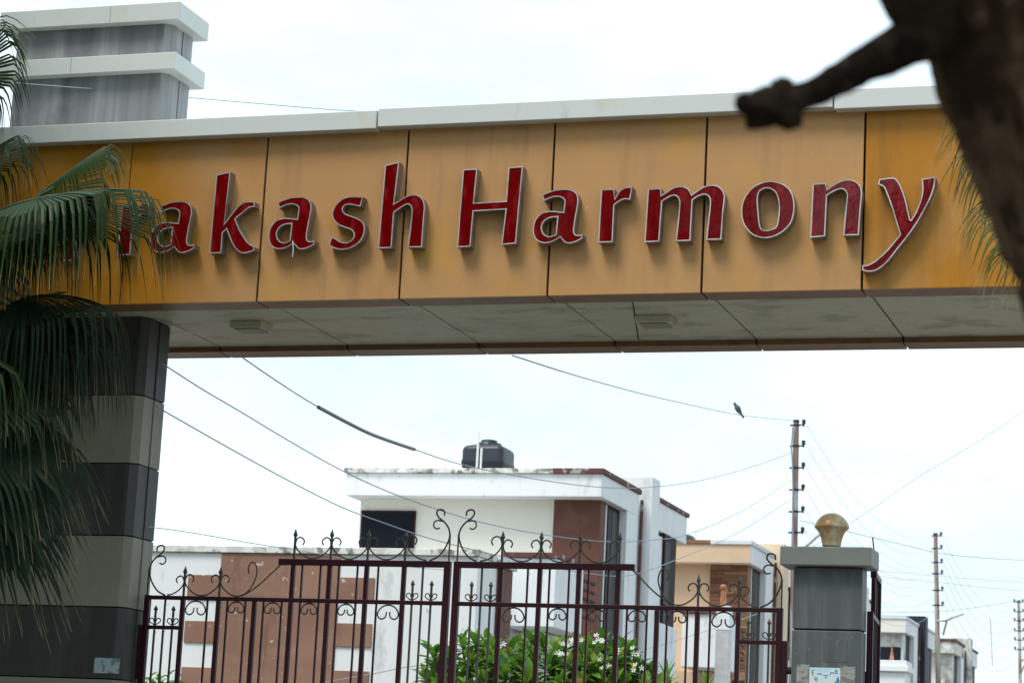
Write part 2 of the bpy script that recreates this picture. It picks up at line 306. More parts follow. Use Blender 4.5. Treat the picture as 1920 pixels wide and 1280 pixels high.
# ------------------------------------------------------------------ letters
GL = {
'k': ((380, 310), 7.108, ["185,130c 365,88c 283,790c 375,665 450,575 520,512 590,487 687,488c 690,550c 620,560 540,622 430,712c 470,820 530,930 595,1025 682,1085c 682,1130c 620,1152 545,1168 480,1145 420,1080 370,980 318,845c 262,900c 243,1166c 90,1168c"]),
'a': ((990, 340), 9.483, ["255,240c 340,205 480,160 620,143 720,145 810,172 870,235 890,330 872,480 842,640 812,860 825,930 872,962 965,948c 955,1010c 880,1055 780,1090 700,1096 640,1065 570,985c 480,1045 380,1085 270,1092 180,1060 115,990 90,880 105,750 160,640 250,565 360,535 480,535 632,552c 655,350 620,300 550,270 450,275 350,310 283,345c", "525,630c 430,635 340,665 275,720 240,800 250,890 300,955 370,982 440,970 500,948c"]),
's': ((600, 355), 10.236, ["820,150c 770,325c 650,300 545,284 470,310 430,372 450,440 520,488 640,530 750,580 830,650 852,760 830,880 770,990 660,1080 520,1140 380,1150 260,1120 168,1068c 225,905c 290,945 380,1000 480,1025 570,1000 640,930 652,850 610,780 520,740 400,700 300,630 245,540 240,440 280,340 360,240 460,170 560,145 700,142"]),
'h': ((695, 295), 6.917, ["190,105c 365,65c 300,605c 380,558 470,505 560,486 632,505 680,560 698,640 690,740 660,1162c 485,1162c 522,850 535,690 520,630 480,606 420,630 300,712c 265,1170c 98,1175c"]),
'H': ((845, 300), 7.11, ["168,130c 350,120c 305,575c 740,550c 775,103c 957,88c 865,1108c 680,1126c 737,655c 300,680c 258,1150c 88,1158c"]),
'r': ((1105, 340), 9.48, ["215,148c 438,142c 447,325c 500,230 560,155 640,113 757,104c 718,322c 620,312 520,357 437,420c 407,1076c 160,1082c"]),
'm': ((1195, 335), 9.483, ["193,188c 412,172c 426,300c 530,235 640,165 750,140 840,150 912,192 965,290c 1060,225 1180,150 1300,118 1410,125 1490,180 1542,270 1547,370 1520,600 1487,1076c 1228,1082c 1282,600 1297,400 1275,320 1210,280 1140,285 1050,325 976,378c 937,1096c 688,1106c 737,640 752,420 730,340 680,298 620,300 530,340 436,400c 382,1112c 130,1122c"]),
'o': ((1380, 330), 9.485, ["600,95 720,110 850,155 950,240 1010,360 1032,520 1020,680 970,830 870,950 730,1045 580,1092 430,1090 300,1042 200,950 130,830 98,680 108,520 150,390 220,290 320,190 450,125", "610,222 700,285 748,400 768,560 757,720 725,892 640,947 540,970 450,942 415,850 398,700 385,540 380,400 405,285 475,230 540,214"]),
'n': ((1505, 325), 9.485, ["185,193c 402,178c 437,285c 540,215 660,150 780,118 890,125 982,180 1037,270 1047,380 1025,620 992,1092c 728,1097c 767,640 792,430 785,350 740,290 680,273 600,295 500,345 425,395c 392,1112c 138,1137c"]),
'y': ((1605, 320), 6.4, ["283,107c 360,95 450,90 505,135 555,240 595,365 645,590c 662,595c 725,490 782,340 800,220 795,103c 947,78c 937,180 897,310 822,460 730,620 620,780 500,930 400,1060 320,1140 230,1195 150,1207 78,1192c 78,1138c 150,1130 250,1070 370,960 532,768c 490,630 430,430 370,270 335,195 268,160c"]),
}
YF = 17.905
def outline(txt, org, sc):
    raw = [];
    for tk in txt.split():
        c = tk.endswith('c'); x, y = tk.rstrip('c').split(',')
        p = aty(org[0]+float(x)/sc, org[1]+float(y)/sc, YF); raw.append((Vector((p.x, p.z)), c))
    n = len(raw); pts = []
    for i in range(n):
        (p0, c0), (p1, c1), (pm, _), (p2, _) = raw[i], raw[(i+1) % n], raw[i-1], raw[(i+2) % n]
        pts.append(p0)
        if c0 and c1: continue
        ch_ = p1-p0
        t0 = ch_ if c0 else (p1-pm)*.5; t1 = ch_ if c1 else (p2-p0)*.5
        L = ch_.length
        if t0.length > 1.3*L: t0 = t0*(1.3*L/t0.length)
        if t1.length > 1.3*L: t1 = t1*(1.3*L/t1.length)
        for k in (1, 2, 3):
            u = k/4; h00 = 2*u**3-3*u*u+1; h10 = u**3-2*u*u+u; h01 = -2*u**3+3*u*u; h11 = u**3-u*u
            pts.append(p0*h00+t0*h10+p1*h01+t1*h11)
    return pts
def area(p): return sum(p[i].x*p[(i+1) % len(p)].y-p[(i+1) % len(p)].x*p[i].y for i in range(len(p)))/2
def inset(p, d):                     # p wound so that material lies on the left
    o = []
    n = len(p)
    for i in range(n):
        e0 = (p[i]-p[i-1]).normalized(); e1 = (p[(i+1) % n]-p[i]).normalized()
        n0 = Vector((-e0.y, e0.x)); n1 = Vector((-e1.y, e1.x)); b = n0+n1
        if b.length < .3: b = n0 if b.length < 1e-6 else b
        k = max(b.length_squared/2, .35)
        o.append(p[i]+b*(d/k))
    return o
glyph = {}
for chh, (org, sc, loops) in GL.items():
    ls = []
    for i, tx in enumerate(loops):
        p = outline(tx, org, sc)
        if (area(p) > 0) != (i == 0): p.reverse()
        ls.append(inset(p, -.003))
    glyph[chh] = ls
RIM = .0090
def letter(chh, label, shift=None, sc=(1, 1), anchor=None):
    ls = glyph[chh]
    if shift is not None:
        x0 = min(p.x for p in ls[0]); z0 = min(p.y for p in ls[0])
        ls = [[Vector((shift[0]+(p.x-x0)*sc[0], shift[1]+(p.y-z0)*sc[1])) for p in l] for l in ls]
    x0 = min(p.x for p in ls[0]); z0 = min(p.y for p in ls[0])
    t = thing('sign_letter', (x0, 18.0, z0), label, 'sign letter', 'red letters on the gateway fascia')
    tr = MB(); fa = MB()
    ins = []
    for l in ls:
        n = len(l); q = inset(l, RIM); ins.append(q)
        yb = 17.999
        v = [(p.x, yb, p.y) for p in l]+[(p.x, YF, p.y) for p in l]+[(p.x, YF, p.y) for p in q]+[(p.x, YF+.006, p.y) for p in q]
        fc = lambda k: [(k*n+i, k*n+(i+1) % n, (k+1)*n+(i+1) % n, (k+1)*n+i) for i in range(n)]
        o = len(tr.v); tr.add(v, fc(0), 1); nf = fc(1)+fc(2)
        for q_ in nf: tr.f.append([i_+o for i_ in q_]); tr.m.append(0); tr.sm.append(False)
    flat = [p for l in ins for p in l]
    tris = geometry.tessellate_polygon([[Vector((p.x, p.y, 0)) for p in l] for l in ins])
    fv = [(p.x, YF+.004, p.y) for p in flat]
    ft = []
    for a_, b_, c_ in tris:
        A, B, C = flat[a_], flat[b_], flat[c_]
        ft.append((a_, b_, c_) if (B-A).cross(C-A) > 0 else (c_, b_, a_))
    fa.add(fv, ft)
    tr.build('steel_trim', [m_steel, m_return], t); fa.build('acrylic_face', m_red, t)
    return t
def gmin(c): return min(p.x for p in glyph[c][0]), min(p.y for p in glyph[c][0])
ka = aty(280.4, 454, YF); kb = aty(296, 475.5, YF)
letter('k', 'tall red letter k with silver rim, between two letters a')
letter('s', 'red letter s with silver rim, just left of the letter h')
letter('h', 'red letter h with pinkish sheen and silver rim, before the gap between the two words')
letter('H', 'red capital letter H with silver rim, opening the second word')
letter('a', 'red letter a with silver rim right after the capital H')
letter('r', 'red letter r with silver rim in the second word, between a and m')
letter('m', 'wide red letter m with silver rim, crossed behind by a panel joint')
letter('o', 'round red letter o with silver rim, right of the m')
letter('n', 'red letter n with silver rim, right of the o')
letter('y', 'red letter y with long tail, last letter beside the orange panel')
letter('a', 'red letter a with silver rim partly covered by palm leaf tips', (ka.x, kb.z))
ka = aty(502.5, 449, YF); kb = aty(517.4, 468.8, YF)
letter('a', 'red letter a with loose white trim strip hanging, between k and s', (ka.x, kb.z))
kr = aty(219.5, 478.6, YF)
letter('r', 'dark red letter r mostly hidden under the palm leaf at the left', (kr.x, kr.z))
# P: stem and bowl, mostly behind the palm
kp = aty(118, 489, YF)
z0, x0 = kp.z, kp.x
glyph['P'] = [[Vector((x0+a_, z0+b_)) for a_, b_ in ((0, 0), (.105, 0), (.115, .22), (.2, .225), (.28, .26), (.325, .33), (.33, .42), (.30, .50), (.24, .56), (.15, .58), (.03, .575))], [Vector((x0+a_, z0+b_)) for a_, b_ in ((.125, .30), (.135, .50), (.19, .495), (.225, .45), (.23, .38), (.20, .31), (.16, .295))]]
letter('P', 'red capital letter P hidden behind the palm leaves at the left end')
# loose strip of trim under the second a
a = aty(549, 452, YF-.004); b = aty(550, 468, YF-.02); c = aty(548.5, 482, YF-.01)
tag(MB().tube([a, b, c], .004, 5).build('trim_strip', m_sill), 'thin loose white strip dangling below the letter a after k', 'strip')

# ------------------------------------------------------------------ gate
GY = 19.0
def gp(x, y): p = aty(x, y, GY); return Vector((p.x, p.z))
def bar(par, name, xa, za, xb, zb_, wd, m, y=GY):
    if abs(xa-xb) < 1e-6: return MB().box(xa-wd/2, xa+wd/2, y-wd/2, y+wd/2, za, zb_).build(name, m, par, wd*.12)
    return MB().box(xa, xb, y-wd/2, y+wd/2, za-wd/2, za+wd/2).build(name, m, par, wd*.12)
def smooth(pts, k=4):
    o = []; n = len(pts)
    for i in range(n-1):
        p0, p1, p2, p3 = (Vector(pts[max(i-1, 0)]), Vector(pts[i]), Vector(pts[i+1]), Vector(pts[min(i+2, n-1)]))
        for j in range(k):
            u = j/k; o.append(.5*((2*p1)+(p2-p0)*u+(2*p0-5*p1+4*p2-p3)*u*u+(3*p1-p0-3*p2+p3)*u**3))
    o.append(Vector(pts[-1])); return o
def scroll(par, pts, r=.0065, name='scroll', m=None):
    return MB().tube([(p[0], GY, p[1]) for p in smooth(pts)], r, 6).build(name, m or m_iron, par)
def spear(par, x, z0, h, name='spear'):
    b = MB(); b.box(x-.008, x+.008, GY-.008, GY+.008, z0, z0+h*.74)
    zt = z0+h*.72
    v = [(x-.009, GY-.009, zt), (x+.009, GY-.009, zt), (x+.009, GY+.009, zt), (x-.009, GY+.009, zt), (x-.015, GY-.015, zt+h*.07), (x+.015, GY-.015, zt+h*.07), (x+.015, GY+.015, zt+h*.07), (x-.015, GY+.015, zt+h*.07), (x, GY, z0+h)]
    b.add(v, [(0, 3, 2, 1), (0, 1, 5, 4), (1, 2, 6, 5), (2, 3, 7, 6), (3, 0, 4, 7), (4, 5, 8), (5, 6, 8), (6, 7, 8), (7, 4, 8)])
    return b.build(name, m_iron, par)
HALF_U = [(0, 0), (.3, .05), (.6, .22), (.83, .43), (.95, .64), (.955, .82), (.88, 1.0), (.73, 1.07), (.57, 1.0), (.49, .85), (.57, .68)]
def u_scroll(par, xa, xb, z, left=True, right=True):
    c = (xa+xb)/2; wd = (xb-xa)/2
    if left and right: pts = [(c-p[0]*wd, z+p[1]*wd) for p in HALF_U[::-1]]+[(c+p[0]*wd, z+p[1]*wd) for p in HALF_U[1:]]
    elif right: pts = [(c+p[0]*wd, z+p[1]*wd) for p in HALF_U]
    else: pts = [(c-p[0]*wd, z+p[1]*wd) for p in HALF_U]
    return scroll(par, pts)
HALF_M = [(0, 0), (.5, -.12), (.85, -.45), (.97, -.85), (.78, -1.15), (.47, -1.2), (.2, -.97), (.16, -.58)]
def m_scroll(par, xa, xb, z):
    c = (xa+xb)/2; wd = (xb-xa)/2*.97; k = .065/(1.2*wd)*1.25 if wd > .1 else 1
    v = .75 if wd > .1 else 1
    H = HALF_M if wd < .1 else [(0, 0), (.5, -.06), (.82, -.3), (.97, -.7), (.85, -.98), (.6, -1.05), (.42, -.9), (.40, -.62)]
    return scroll(par, [(c-p[0]*wd, z+p[1]*wd) for p in H[::-1]]+[(c+p[0]*wd, z+p[1]*wd) for p in H[1:]], .0065)
LOBE = [(0, .004), (-.03, .018), (-.05, .035), (-.0475, .055), (-.03, .062), (-.014, .05), (-.011, .03)]
def hearts(par, x, z):
    for s in (-1, 1): scroll(par, [(x+s*p[0], z+p[1]) for p in LOBE], .005)
def s_scroll(par, xs, z, s, top):     # tall S at the end stile; s=+1 opens to the right
    # measured on the right leaf: x offset from stile axis, height above rail (metres)
    k = (top-z)/.42
    main = [(.17, .0), (.10, .035), (.045, .10), (.012, .175), (.004, .235), (.02, .29), (.055, .335), (.105, .375), (.128, .41), (.12, .44), (.09, .447), (.062, .43), (.060, .395)]
    scroll(par, [(xs+s*p[0], z+p[1]*k*.94) for p in main], .0075)
    sec = [(.075, .345), (.12, .352), (.148, .33), (.146, .295), (.12, .278), (.095, .288)]
    scroll(par, [(xs+s*p[0], z+p[1]*k*.94) for p in sec], .0065)
    bar(par, 'scroll_post', xs, z, xs, z+.22*k, .012, m_iron)

P_ = .3333
def gate_leaf(x_hinge, s, label):
    """s=+1: hinge at the left end and the raised half towards the right; s=-1 mirrored."""
    X = lambda k: x_hinge+s*P_*k
    t = thing('gate_leaf', (x_hinge, GY, .06), label, 'gate', 'maroon wrought iron gate leaves')
    ZM, ZH, ZL = 3.40, 3.722, 3.145
    zt = ZH
    W = X(8)+s*.05
    bar(t, 'stile', X(0), .06, X(0), ZM+.02, .05, m_gate)
    MB().box(W-.028, W+.028, GY-.025, GY+.025, .06, ZH+.026).build('stile', m_gate, t, .004)
    xa, xb = sorted((X(0)+s*.025, W-s*.0285))
    MB().box(xa, xb, GY-.018, GY+.018, ZM-.017, ZM+.017).build('rail', m_gate, t, .004)
    MB().box(xa, xb, GY-.02, GY+.02, .16, .21).build('rail', m_gate, t, .004)
    MB().box(xa, xb, GY-.02, GY+.02, 1.15, 1.19).build('rail', m_gate, t, .004)
    x1 = X(3.6); xa, xb = sorted((x1, W-s*.0285))
    MB().box(xa, xb, GY-.022, GY+.022, ZH-.026, ZH+.026).build('rail', m_gate, t, .004)
    xa, xb = sorted((X(0)+s*.026, X(1)-s*.0205))
    MB().box(xa, xb, GY-.016, GY+.016, ZL-.016, ZL+.016).build('rail', m_gate, t, .003)
    for k in range(1, 8):
        zt = ZH-.027 if k >= 4 else ZM-.018
        if k >= 4: MB().box(X(k)-.019, X(k)+.019, GY-.0165, GY+.0165, ZM+.018, zt).build('post', m_gate, t, .003)
        MB().box(X(k)-.019, X(k)+.019, GY-.0165, GY+.0165, .211, ZM-.018).build('post', m_gate, t, .003)
    def thin(k, z0, z1, m=m_gate, wd=.015): MB().box(X(k)-wd/2, X(k)+wd/2, GY-wd/2, GY+wd/2, z0, z1).build('bar', m, t)
    for k in range(8):
        if k in (0, 7):
            c = k+.5
            zl = ZL if k == 0 else ZM
            thin(c, .211, (zl if k == 0 else ZM)-.018, m_iron)
            thin(c, zl+.0175, (ZM-.018) if k == 0 else ZH-.027, m_iron)
            for d in (.25, .75):
                thin(k+d, .211, zl-.018, m_iron); spear(t, X(k+d), zl+.0165, .175); hearts(t, X(k+d), zl+.0165)
            continue
        qs = {1: (.69,), 6: (.31,)}.get(k, (.25, .75))
        for d in qs:
            thin(k+d, .211, ZM-.018)
            if k >= 4: thin(k+d, ZM+.018, ZH-.027)
        z = ZM-.024
        lo, hi = {1: (k+.07, k+.66), 6: (k+.34, k+.93)}.get(k, (k+.27, k+.73))
        m_scroll(t, *sorted((X(lo), X(hi))), z)
    # ornaments on the low half
    zr = ZM+.018
    for k in (1, 2): spear(t, X(k), zr, .26)
    u_scroll(t, *sorted((X(1), X(2))), zr+.006)
    s_scroll(t, X(0)-s*.01, zr+.002, s, zr+.43)
    u_scroll(t, *sorted((X(.08), X(1))), zr+.006, left=(s < 0), right=(s > 0))
    # scroll under the step and the sweep up to the high rail
    u_scroll(t, *sorted((X(2), X(3))), zr+.006, left=(s > 0), right=(s < 0))
    b = [(2.5, .006), (2.72, .03), (2.9, .10), (3.0, .19), (2.98, .26), (2.9, .295), (2.81, .29), (2.76, .25), (2.79, .2)]
    scroll(t, [(X(p[0]), zr+p[1]) for p in b])
    b = [(2.6, .008), (2.85, .05), (3.15, .125), (3.45, .22), (3.64, ZH-.026-zr)]
    scroll(t, [(X(p[0]), zr+p[1]) for p in b])
    # ornaments on the high half
    zr = ZH+.027
    for k in (4, 5, 6, 7): spear(t, X(k), zr, .26)
    for k in (4, 5, 6): u_scroll(t, *sorted((X(k), X(k+1))), zr+.006)
    u_scroll(t, *sorted((X(7), W)), zr+.006, left=(s > 0), right=(s < 0))
    s_scroll(t, W+s*.005, zr+.002, -s, zr+.43)
    # hinge block
    MB().box(*sorted((X(0)-s*.03, X(0)-s*.072)), GY-.03, GY+.03, 2.70, 3.16).build('hinge_plate', m_gate, t, .004)
    MB().tube([(X(0)-s*.05, GY, 2.93), (X(0)-s*.135, GY, 2.93)], .028, 8).build('hinge_pin', m_joint, t)
    return t
gate_leaf(-9.472, 1, 'left maroon iron gate leaf hinged on the banded pillar, stepped top with scrolls and spears')
gate_leaf(-3.955, -1, 'right maroon iron gate leaf hinged on the grey gate post, with scrolls and spears')

# gate post
gpil = thing('gate_post', (-3.54, 19.08, 0), 'square grey panelled gate post with wide flat cap and old poster marks', 'gate post')
zz = [0, .84, 1.65, 2.45, 3.245, 3.735]
for i in range(5):
    MB().box(-3.83, -3.285, 18.88, 19.09, zz[i]+.006, zz[i+1]-.006).build('panel', m_pill, gpil, .006)
MB().box(-3.815, -3.30, 18.895, 19.075, 0, 3.73).build('core', m_joint, gpil)
MB().box(-3.925, -3.205, 18.79, 19.16, 3.737, 3.885).build('cap', m_capg, gpil, .008)
MB().tube([(-3.235, 19.1, 3.88), (-3.250, 19.1, 4.0)], .006, 5).build('iron_rod', m_iron, gpil)
c = aty(1559, 1023, 18.98)
lamp = thing('post_lamp', (c.x, 18.98, 3.886), 'mushroom shaped weathered amber lamp on top of the grey gate post', 'lamp')
q = .0043/7.53
MB().lathe((c.x, 18.98, 3.886), [(.001, .0), (122*q, .0), (124*q, 28*q), (112*q, 34*q)], 24).build('collar', m_ins, lamp)
prof = [(110, 34), (127, 45), (130, 60), (133, 90), (141, 125), (156, 175), (175, 225), (203, 265), (230, 290), (240, 304), (238, 318), (230, 340), (211, 382), (174, 430), (126, 468), (72, 493), (.1, 504)]
MB().lathe((c.x, 18.98, 3.886), [(max(p_.x, .01)*q, p_.y*q) for p_ in smooth([(r, h, 0) for r, h in prof], 3)], 40).build('shade', m_amber, lamp)
# poster, and scraps of older ones
a = aty(1518, 1250, 18.88); b = aty(1574, 1330, 18.88)
po = tag(MB().box(a.x, b.x, 18.8765, 18.8795, b.z, a.z).build('poster', m_poster), 'pale blue printed poster pasted on the grey gate post', 'poster')
ORG[po.name] = Vector()
def ink(pts, m, name='print'):     # flat print: polygon of fractions of the sheet
    w_, h_ = b.x-a.x, a.z-b.z
    return MB().add([(a.x+u*w_, 18.8755, a.z-v*h_) for u, v in pts], [tuple(range(len(pts)-1, -1, -1))]).build(name, m, po)
def arc_poly(cx, cy, r0, r1, a0, a1, n=10, asp=1.3):
    o = [(cx+r1*math.cos(R_(a0+(a1-a0)*i/n)), cy-r1/asp*math.sin(R_(a0+(a1-a0)*i/n))) for i in range(n+1)]
    return o+[(cx+r0*math.cos(R_(a0+(a1-a0)*i/n)), cy-r0/asp*math.sin(R_(a0+(a1-a0)*i/n))) for i in range(n, -1, -1)]
ink(arc_poly(.12, .10, .035, .055, 50, 310), m_pdark)
ink(arc_poly(.12, .165, .03, .045, 50, 310), m_pdark)
ink(arc_poly(.74, .16, .05, .075, 10, 190), m_pdark)
ink([(.83, .04), (.93, .04), (.93, .06), (.86, .06), (.86, .08), (.92, .08), (.92, .10), (.86, .10), (.86, .12), (.93, .12), (.93, .14), (.83, .14)], m_pblue)
ink(arc_poly(1.0, .52, .12, .25, 95, 185, asp=1.0), m_pblue)
ink([(.88, .24), (.95, .20), (.96, .30), (.90, .31)], m_pblue)
for u0, v0, u1 in ((.46, .17, .62), (.5, .22, .58), (.25, .14, .42), (.55, .38, .62)): ink([(u0, v0), (u1, v0), (u1, v0+.025), (u0, v0+.025)], m_pblue)
for u, v in ((.20, .26), (.24, .30)): ink(arc_poly(u, v, .03, .05, 0, 350), m_resid)
def ragged(name, m, x0, y0, x1, y1, lab, seed, Y=18.8795, n=9):
    rnd = random.Random(seed); p = []
    P0, P1 = aty(x0, y0, Y), aty(x1, y1, Y)
    for i in range(n): p.append((P0.x+(P1.x-P0.x)*i/(n-1), P0.z-rnd.random()*.012))
    for i in range(n): p.append((P1.x-(P1.x-P0.x)*i/(n-1), P1.z+rnd.random()*.012))
    k = len(p); v = [(x, Y, z) for x, z in p]+[(x, Y-.0015, z) for x, z in p]
    return tag(MB().add(v, [tuple(range(2*k-1, k-1, -1))]+[(i, (i+1) % k, k+(i+1) % k, k+i) for i in range(k)]).build(name, m), lab, 'torn paper')
ragged('paper_scrap', m_resid, 1494, 1243, 1516, 1290, 'grey torn paper remnant on the gate post, left of the poster', 1)
ragged('paper_scrap', m_resid, 1576, 1247, 1603, 1285, 'grey torn paper remnant on the gate post, right of the poster', 2)
ragged('paper_scrap', m_pill, 1544, 1197, 1589, 1243, 'square ghost of a removed notice above the poster', 3)

# open wicket leaf beyond the post, swung inwards
wx, wy = -3.262, 19.13
t = thing('wicket_gate', (wx, wy, .06), 'dark maroon iron gate leaf swung open, seen nearly edge on right of the grey post', 'gate')
da = R_(5.6); dv = Vector((-math.sin(da), math.cos(da)))
def wbox(name, s0, s1, z0, z1, wd=.04, m=m_gate):
    nn = Vector((dv.y, -dv.x))*wd/2; A = Vector((wx, wy))+dv*s0; B = Vector((wx, wy))+dv*s1
    return MB().prism([tuple(A-nn), tuple(A+nn), tuple(B+nn), tuple(B-nn)], z0, z1).build(name, m, t, .003)
wbox('stile', 0, .05, .06, 3.42, .05); wbox('rail', .051, .85, 3.38, 3.42, .035); wbox('rail', .051, .85, .2, .25, .035)
wbox('rail', .30, .85, 3.72, 3.77, .05)
wbox('stile', .851, .90, .06, 3.77, .05); wbox('post', .30, .34, 3.421, 3.719, .035)
for i in range(1, 6): wbox('bar', .14*i, .14*i+.016, .251, 3.379, .016)
for i in range(3, 6): wbox('bar', .14*i, .14*i+.016, 3.421, 3.719, .016)
wbox('rail', .051, .139, 3.10, 3.14, .03)
MB().box(wx-.06, wx-.028, wy-.02, wy+.06, 2.75, 2.95).build('hinge_plate', m_gate, t)

# ------------------------------------------------------------------ houses
def house(Y0, dz, st, label, full=True):
    """one of the row of two storey houses; the street front is the plane X = XH, the side we see faces -Y."""
    XH = -9.77
    o = thing('row_house', (XH-3, Y0+3, 0), label, 'house', 'row of two storey houses along the street')
    W, PB, PS, AC, CP, TW = st['wall'], st['band'], st['side'], st['accent'], st['coping'], st['tower']
    y = lambda d: Y0+d
    z = lambda h: h+dz
    xl = XH-4.03
    # upper parapet box and its coping
    MB().box(xl, XH, y(0), y(2.1), z(6.42), z(6.76)).build('parapet', PS if st.get('pmix') else PB, o, .01)
    if st.get('pmix'): MB().box(xl, XH-.0, y(-.012), y(-.002), z(6.42), z(6.76)).build('parapet_face', PB, o)
    MB().box(xl-.03, XH+.03, y(-.04), y(2.14), z(6.762), z(6.835)).build('coping', CP[0], o, .006)
    if CP[1] is not CP[0]:
        MB().box(XH-.75, XH+.032, y(-.043), y(2.143), z(6.759), z(6.838)).build('coping', CP[1], o, .006)
    # upper wall, set back under the band
    MB().box(xl+.12, XH-.75, y(.35), y(2.1), z(3.0), z(6.42)).build('wall', W, o, .008)
    aw = MB().box(XH-.82, XH-.10, y(.32), y(.62), z(0)-dz, z(6.42)).build('accent_wall', AC, o, .008)
    if AC is m_tile:
        rs = random.Random(3); zc = z(2.9); tiles = {}
        while zc < z(6.34):
            hh = rs.choice((.05, .065, .08)); xa = XH-.82; ends = sorted(rs.uniform(.15, .57) for _ in range(rs.choice((1, 2))))+[.72]
            for e_ in ends:
                xb = XH-.82+e_
                if xb-xa > .05: MB().box(xa+.003, xb-.003, y(.32)-rs.uniform(.008, .03), y(.3195), zc+.003, zc+hh-.003).build('stone_strip', rs.choice(m_strips), aw)
                xa = xb
            zc += hh
    # window in the wall we face
    MB().box(XH-3.83, XH-3.03, y(.30), y(.347), z(5.30), z(6.20)).build('window', m_glass, o)
    for xa_, xb_ in ((-3.87, -3.832), (-3.028, -2.995)): MB().box(XH+xa_, XH+xb_, y(.31), y(.349), z(5.2), z(6.2)).build('window_frame', m_frame, o)
    MB().box(XH-3.87, XH-2.995, y(.30), y(.349), z(6.202), z(6.235)).build('window_frame', m_frame, o)
    # pier and the tall side window in its recess
    MB().box(XH-.35, XH, y(1.45), y(2.1), 0, z(6.42)).build('pier', PS, o, .008)
    f = MB().box(XH-.16, XH-.12, y(.625), y(1.445), z(.3), z(6.415)).build('window', m_frame, o)
    MB().box(XH-.118, XH-.112, y(.64), y(.72), z(.3), z(6.4)).build('jamb', m_sill, f)
    MB().box(XH-.118, XH-.112, y(.80), y(1.0), z(2.9), z(6.35)).build('pane', m_glass, f)
    MB().box(XH-.118, XH-.112, y(1.03), y(1.33), z(2.9), z(6.35)).build('pane', m_glass if st.get('dark_front') else m_glass2, f)
    MB().tube([(XH+.03, y(2.17), 0), (XH+.03, y(2.17), z(6.68))], .026, 8).build('downpipe', m_brcap, o)
    # projecting slab
    MB().box(XH-1.2, XH+.17, y(2.25), y(2.72), 0, z(7.06)).build('tower', TW, o, .01)
    # second volume
    MB().box(xl, XH-.02, y(2.73), y(4.35), 0, z(6.30)).build('wall', PS, o, .008)
    MB().box(xl, XH, y(2.73), y(5.2), z(6.42)-.05, z(6.82)).build('parapet', PS, o, .01)
    MB().box(xl, XH+.03, y(2.72), y(5.26), z(6.823), z(6.89)).build('coping', CP[1], o, .006)
    f = MB().box(XH-.018, XH+.02, y(3.70), y(4.46), z(2.6), z(6.36)).build('window', m_frame, o)
    MB().box(XH+.0202, XH+.024, y(3.74), y(4.05), z(2.7), z(6.25)).build('pane', m_glass, f)
    MB().box(XH-.0, XH+.06, y(3.68), y(4.1), z(5.15), z(5.23)).build('transom', m_frame, o)
    # balcony and what is under it
    MB().box(XH-.72, XH, y(-2.1), y(-.75), z(4.33), z(5.27)).build('balcony', PS, o, .012)
    MB().box(XH-.76, XH+.03, y(-2.14), y(-.72), z(5.272), z(5.345)).build('coping', CP[1] if not st.get('pmix') else m_brcap, o, .006)
    MB().box(XH-3.5, XH-.35, y(-1.3), y(.31), 0, z(4.31)).build('porch_wall', W, o)
    MB().box(XH-.349, XH-.15, y(-.9), y(.31), 0, z(4.1)).build('porch_opening', m_shade, o)
    for k in range(5): MB().box(XH-.14, XH-.11, y(-.72), y(.25), z(4.62+.13*k), z(4.66+.13*k)).build('louvre', m_frame, o)
    # lower terrace box further along
    MB().box(XH-.5, XH+.05, y(3.0), y(4.6), z(4.12), z(4.92)).build('terrace', PS, o, .012)
    MB().box(XH-3, XH-.4, y(2.75), y(5.1), 0, z(4.10)).build('porch_wall', m_shade, o)
    # roof slab so the block is closed
    MB().box(xl+.2, XH-.5, y(.5), y(5.0), z(6.36), z(6.40)).build('roof', m_dirty, o)
    if st.get('dark_front'):
        MB().box(XH-3.8, XH-.16, y(.302), y(.319), z(2.9), z(6.07)).build('window', m_navy, o)
        MB().box(XH-.155, XH-.09, y(.27), y(.3195), z(2.9), z(6.41)).build('mullion', m_sill, o)
    return o
white = dict(wall=m_cream, band=m_wht, side=m_wht, accent=m_brn2, coping=(m_dirty, m_brcap), tower=m_wht)
beige = dict(wall=m_beige, band=m_beige, side=m_wht, accent=m_tile, coping=(m_tile, m_sill), tower=m_beige2, pmix=True)
mould = dict(wall=m_mould, band=m_cream, side=m_wht, accent=m_mould, coping=(m_sill, m_sill), tower=m_navy, pmix=True, dark_front=True)
plain = dict(wall=m_mould, band=m_mould, side=m_wht, accent=m_mould, coping=(m_mould, m_brcap), tower=m_mould)
house(34, 0, white, 'white two storey house with brown corner panel and a black tank on its roof')
house(44.1, .22, beige, 'beige two storey house with brown stone strip at its corner, behind the right gate leaf')
house(53.4, .42, white, 'white house almost hidden behind the grey gate post, a sliver of wall showing')
house(62.7, .62, mould, 'cream and white house with tall dark slate slab, right of the open gate leaf')
house(71.9, .85, plain, 'mildewed white house behind the second pole, farthest in the row')

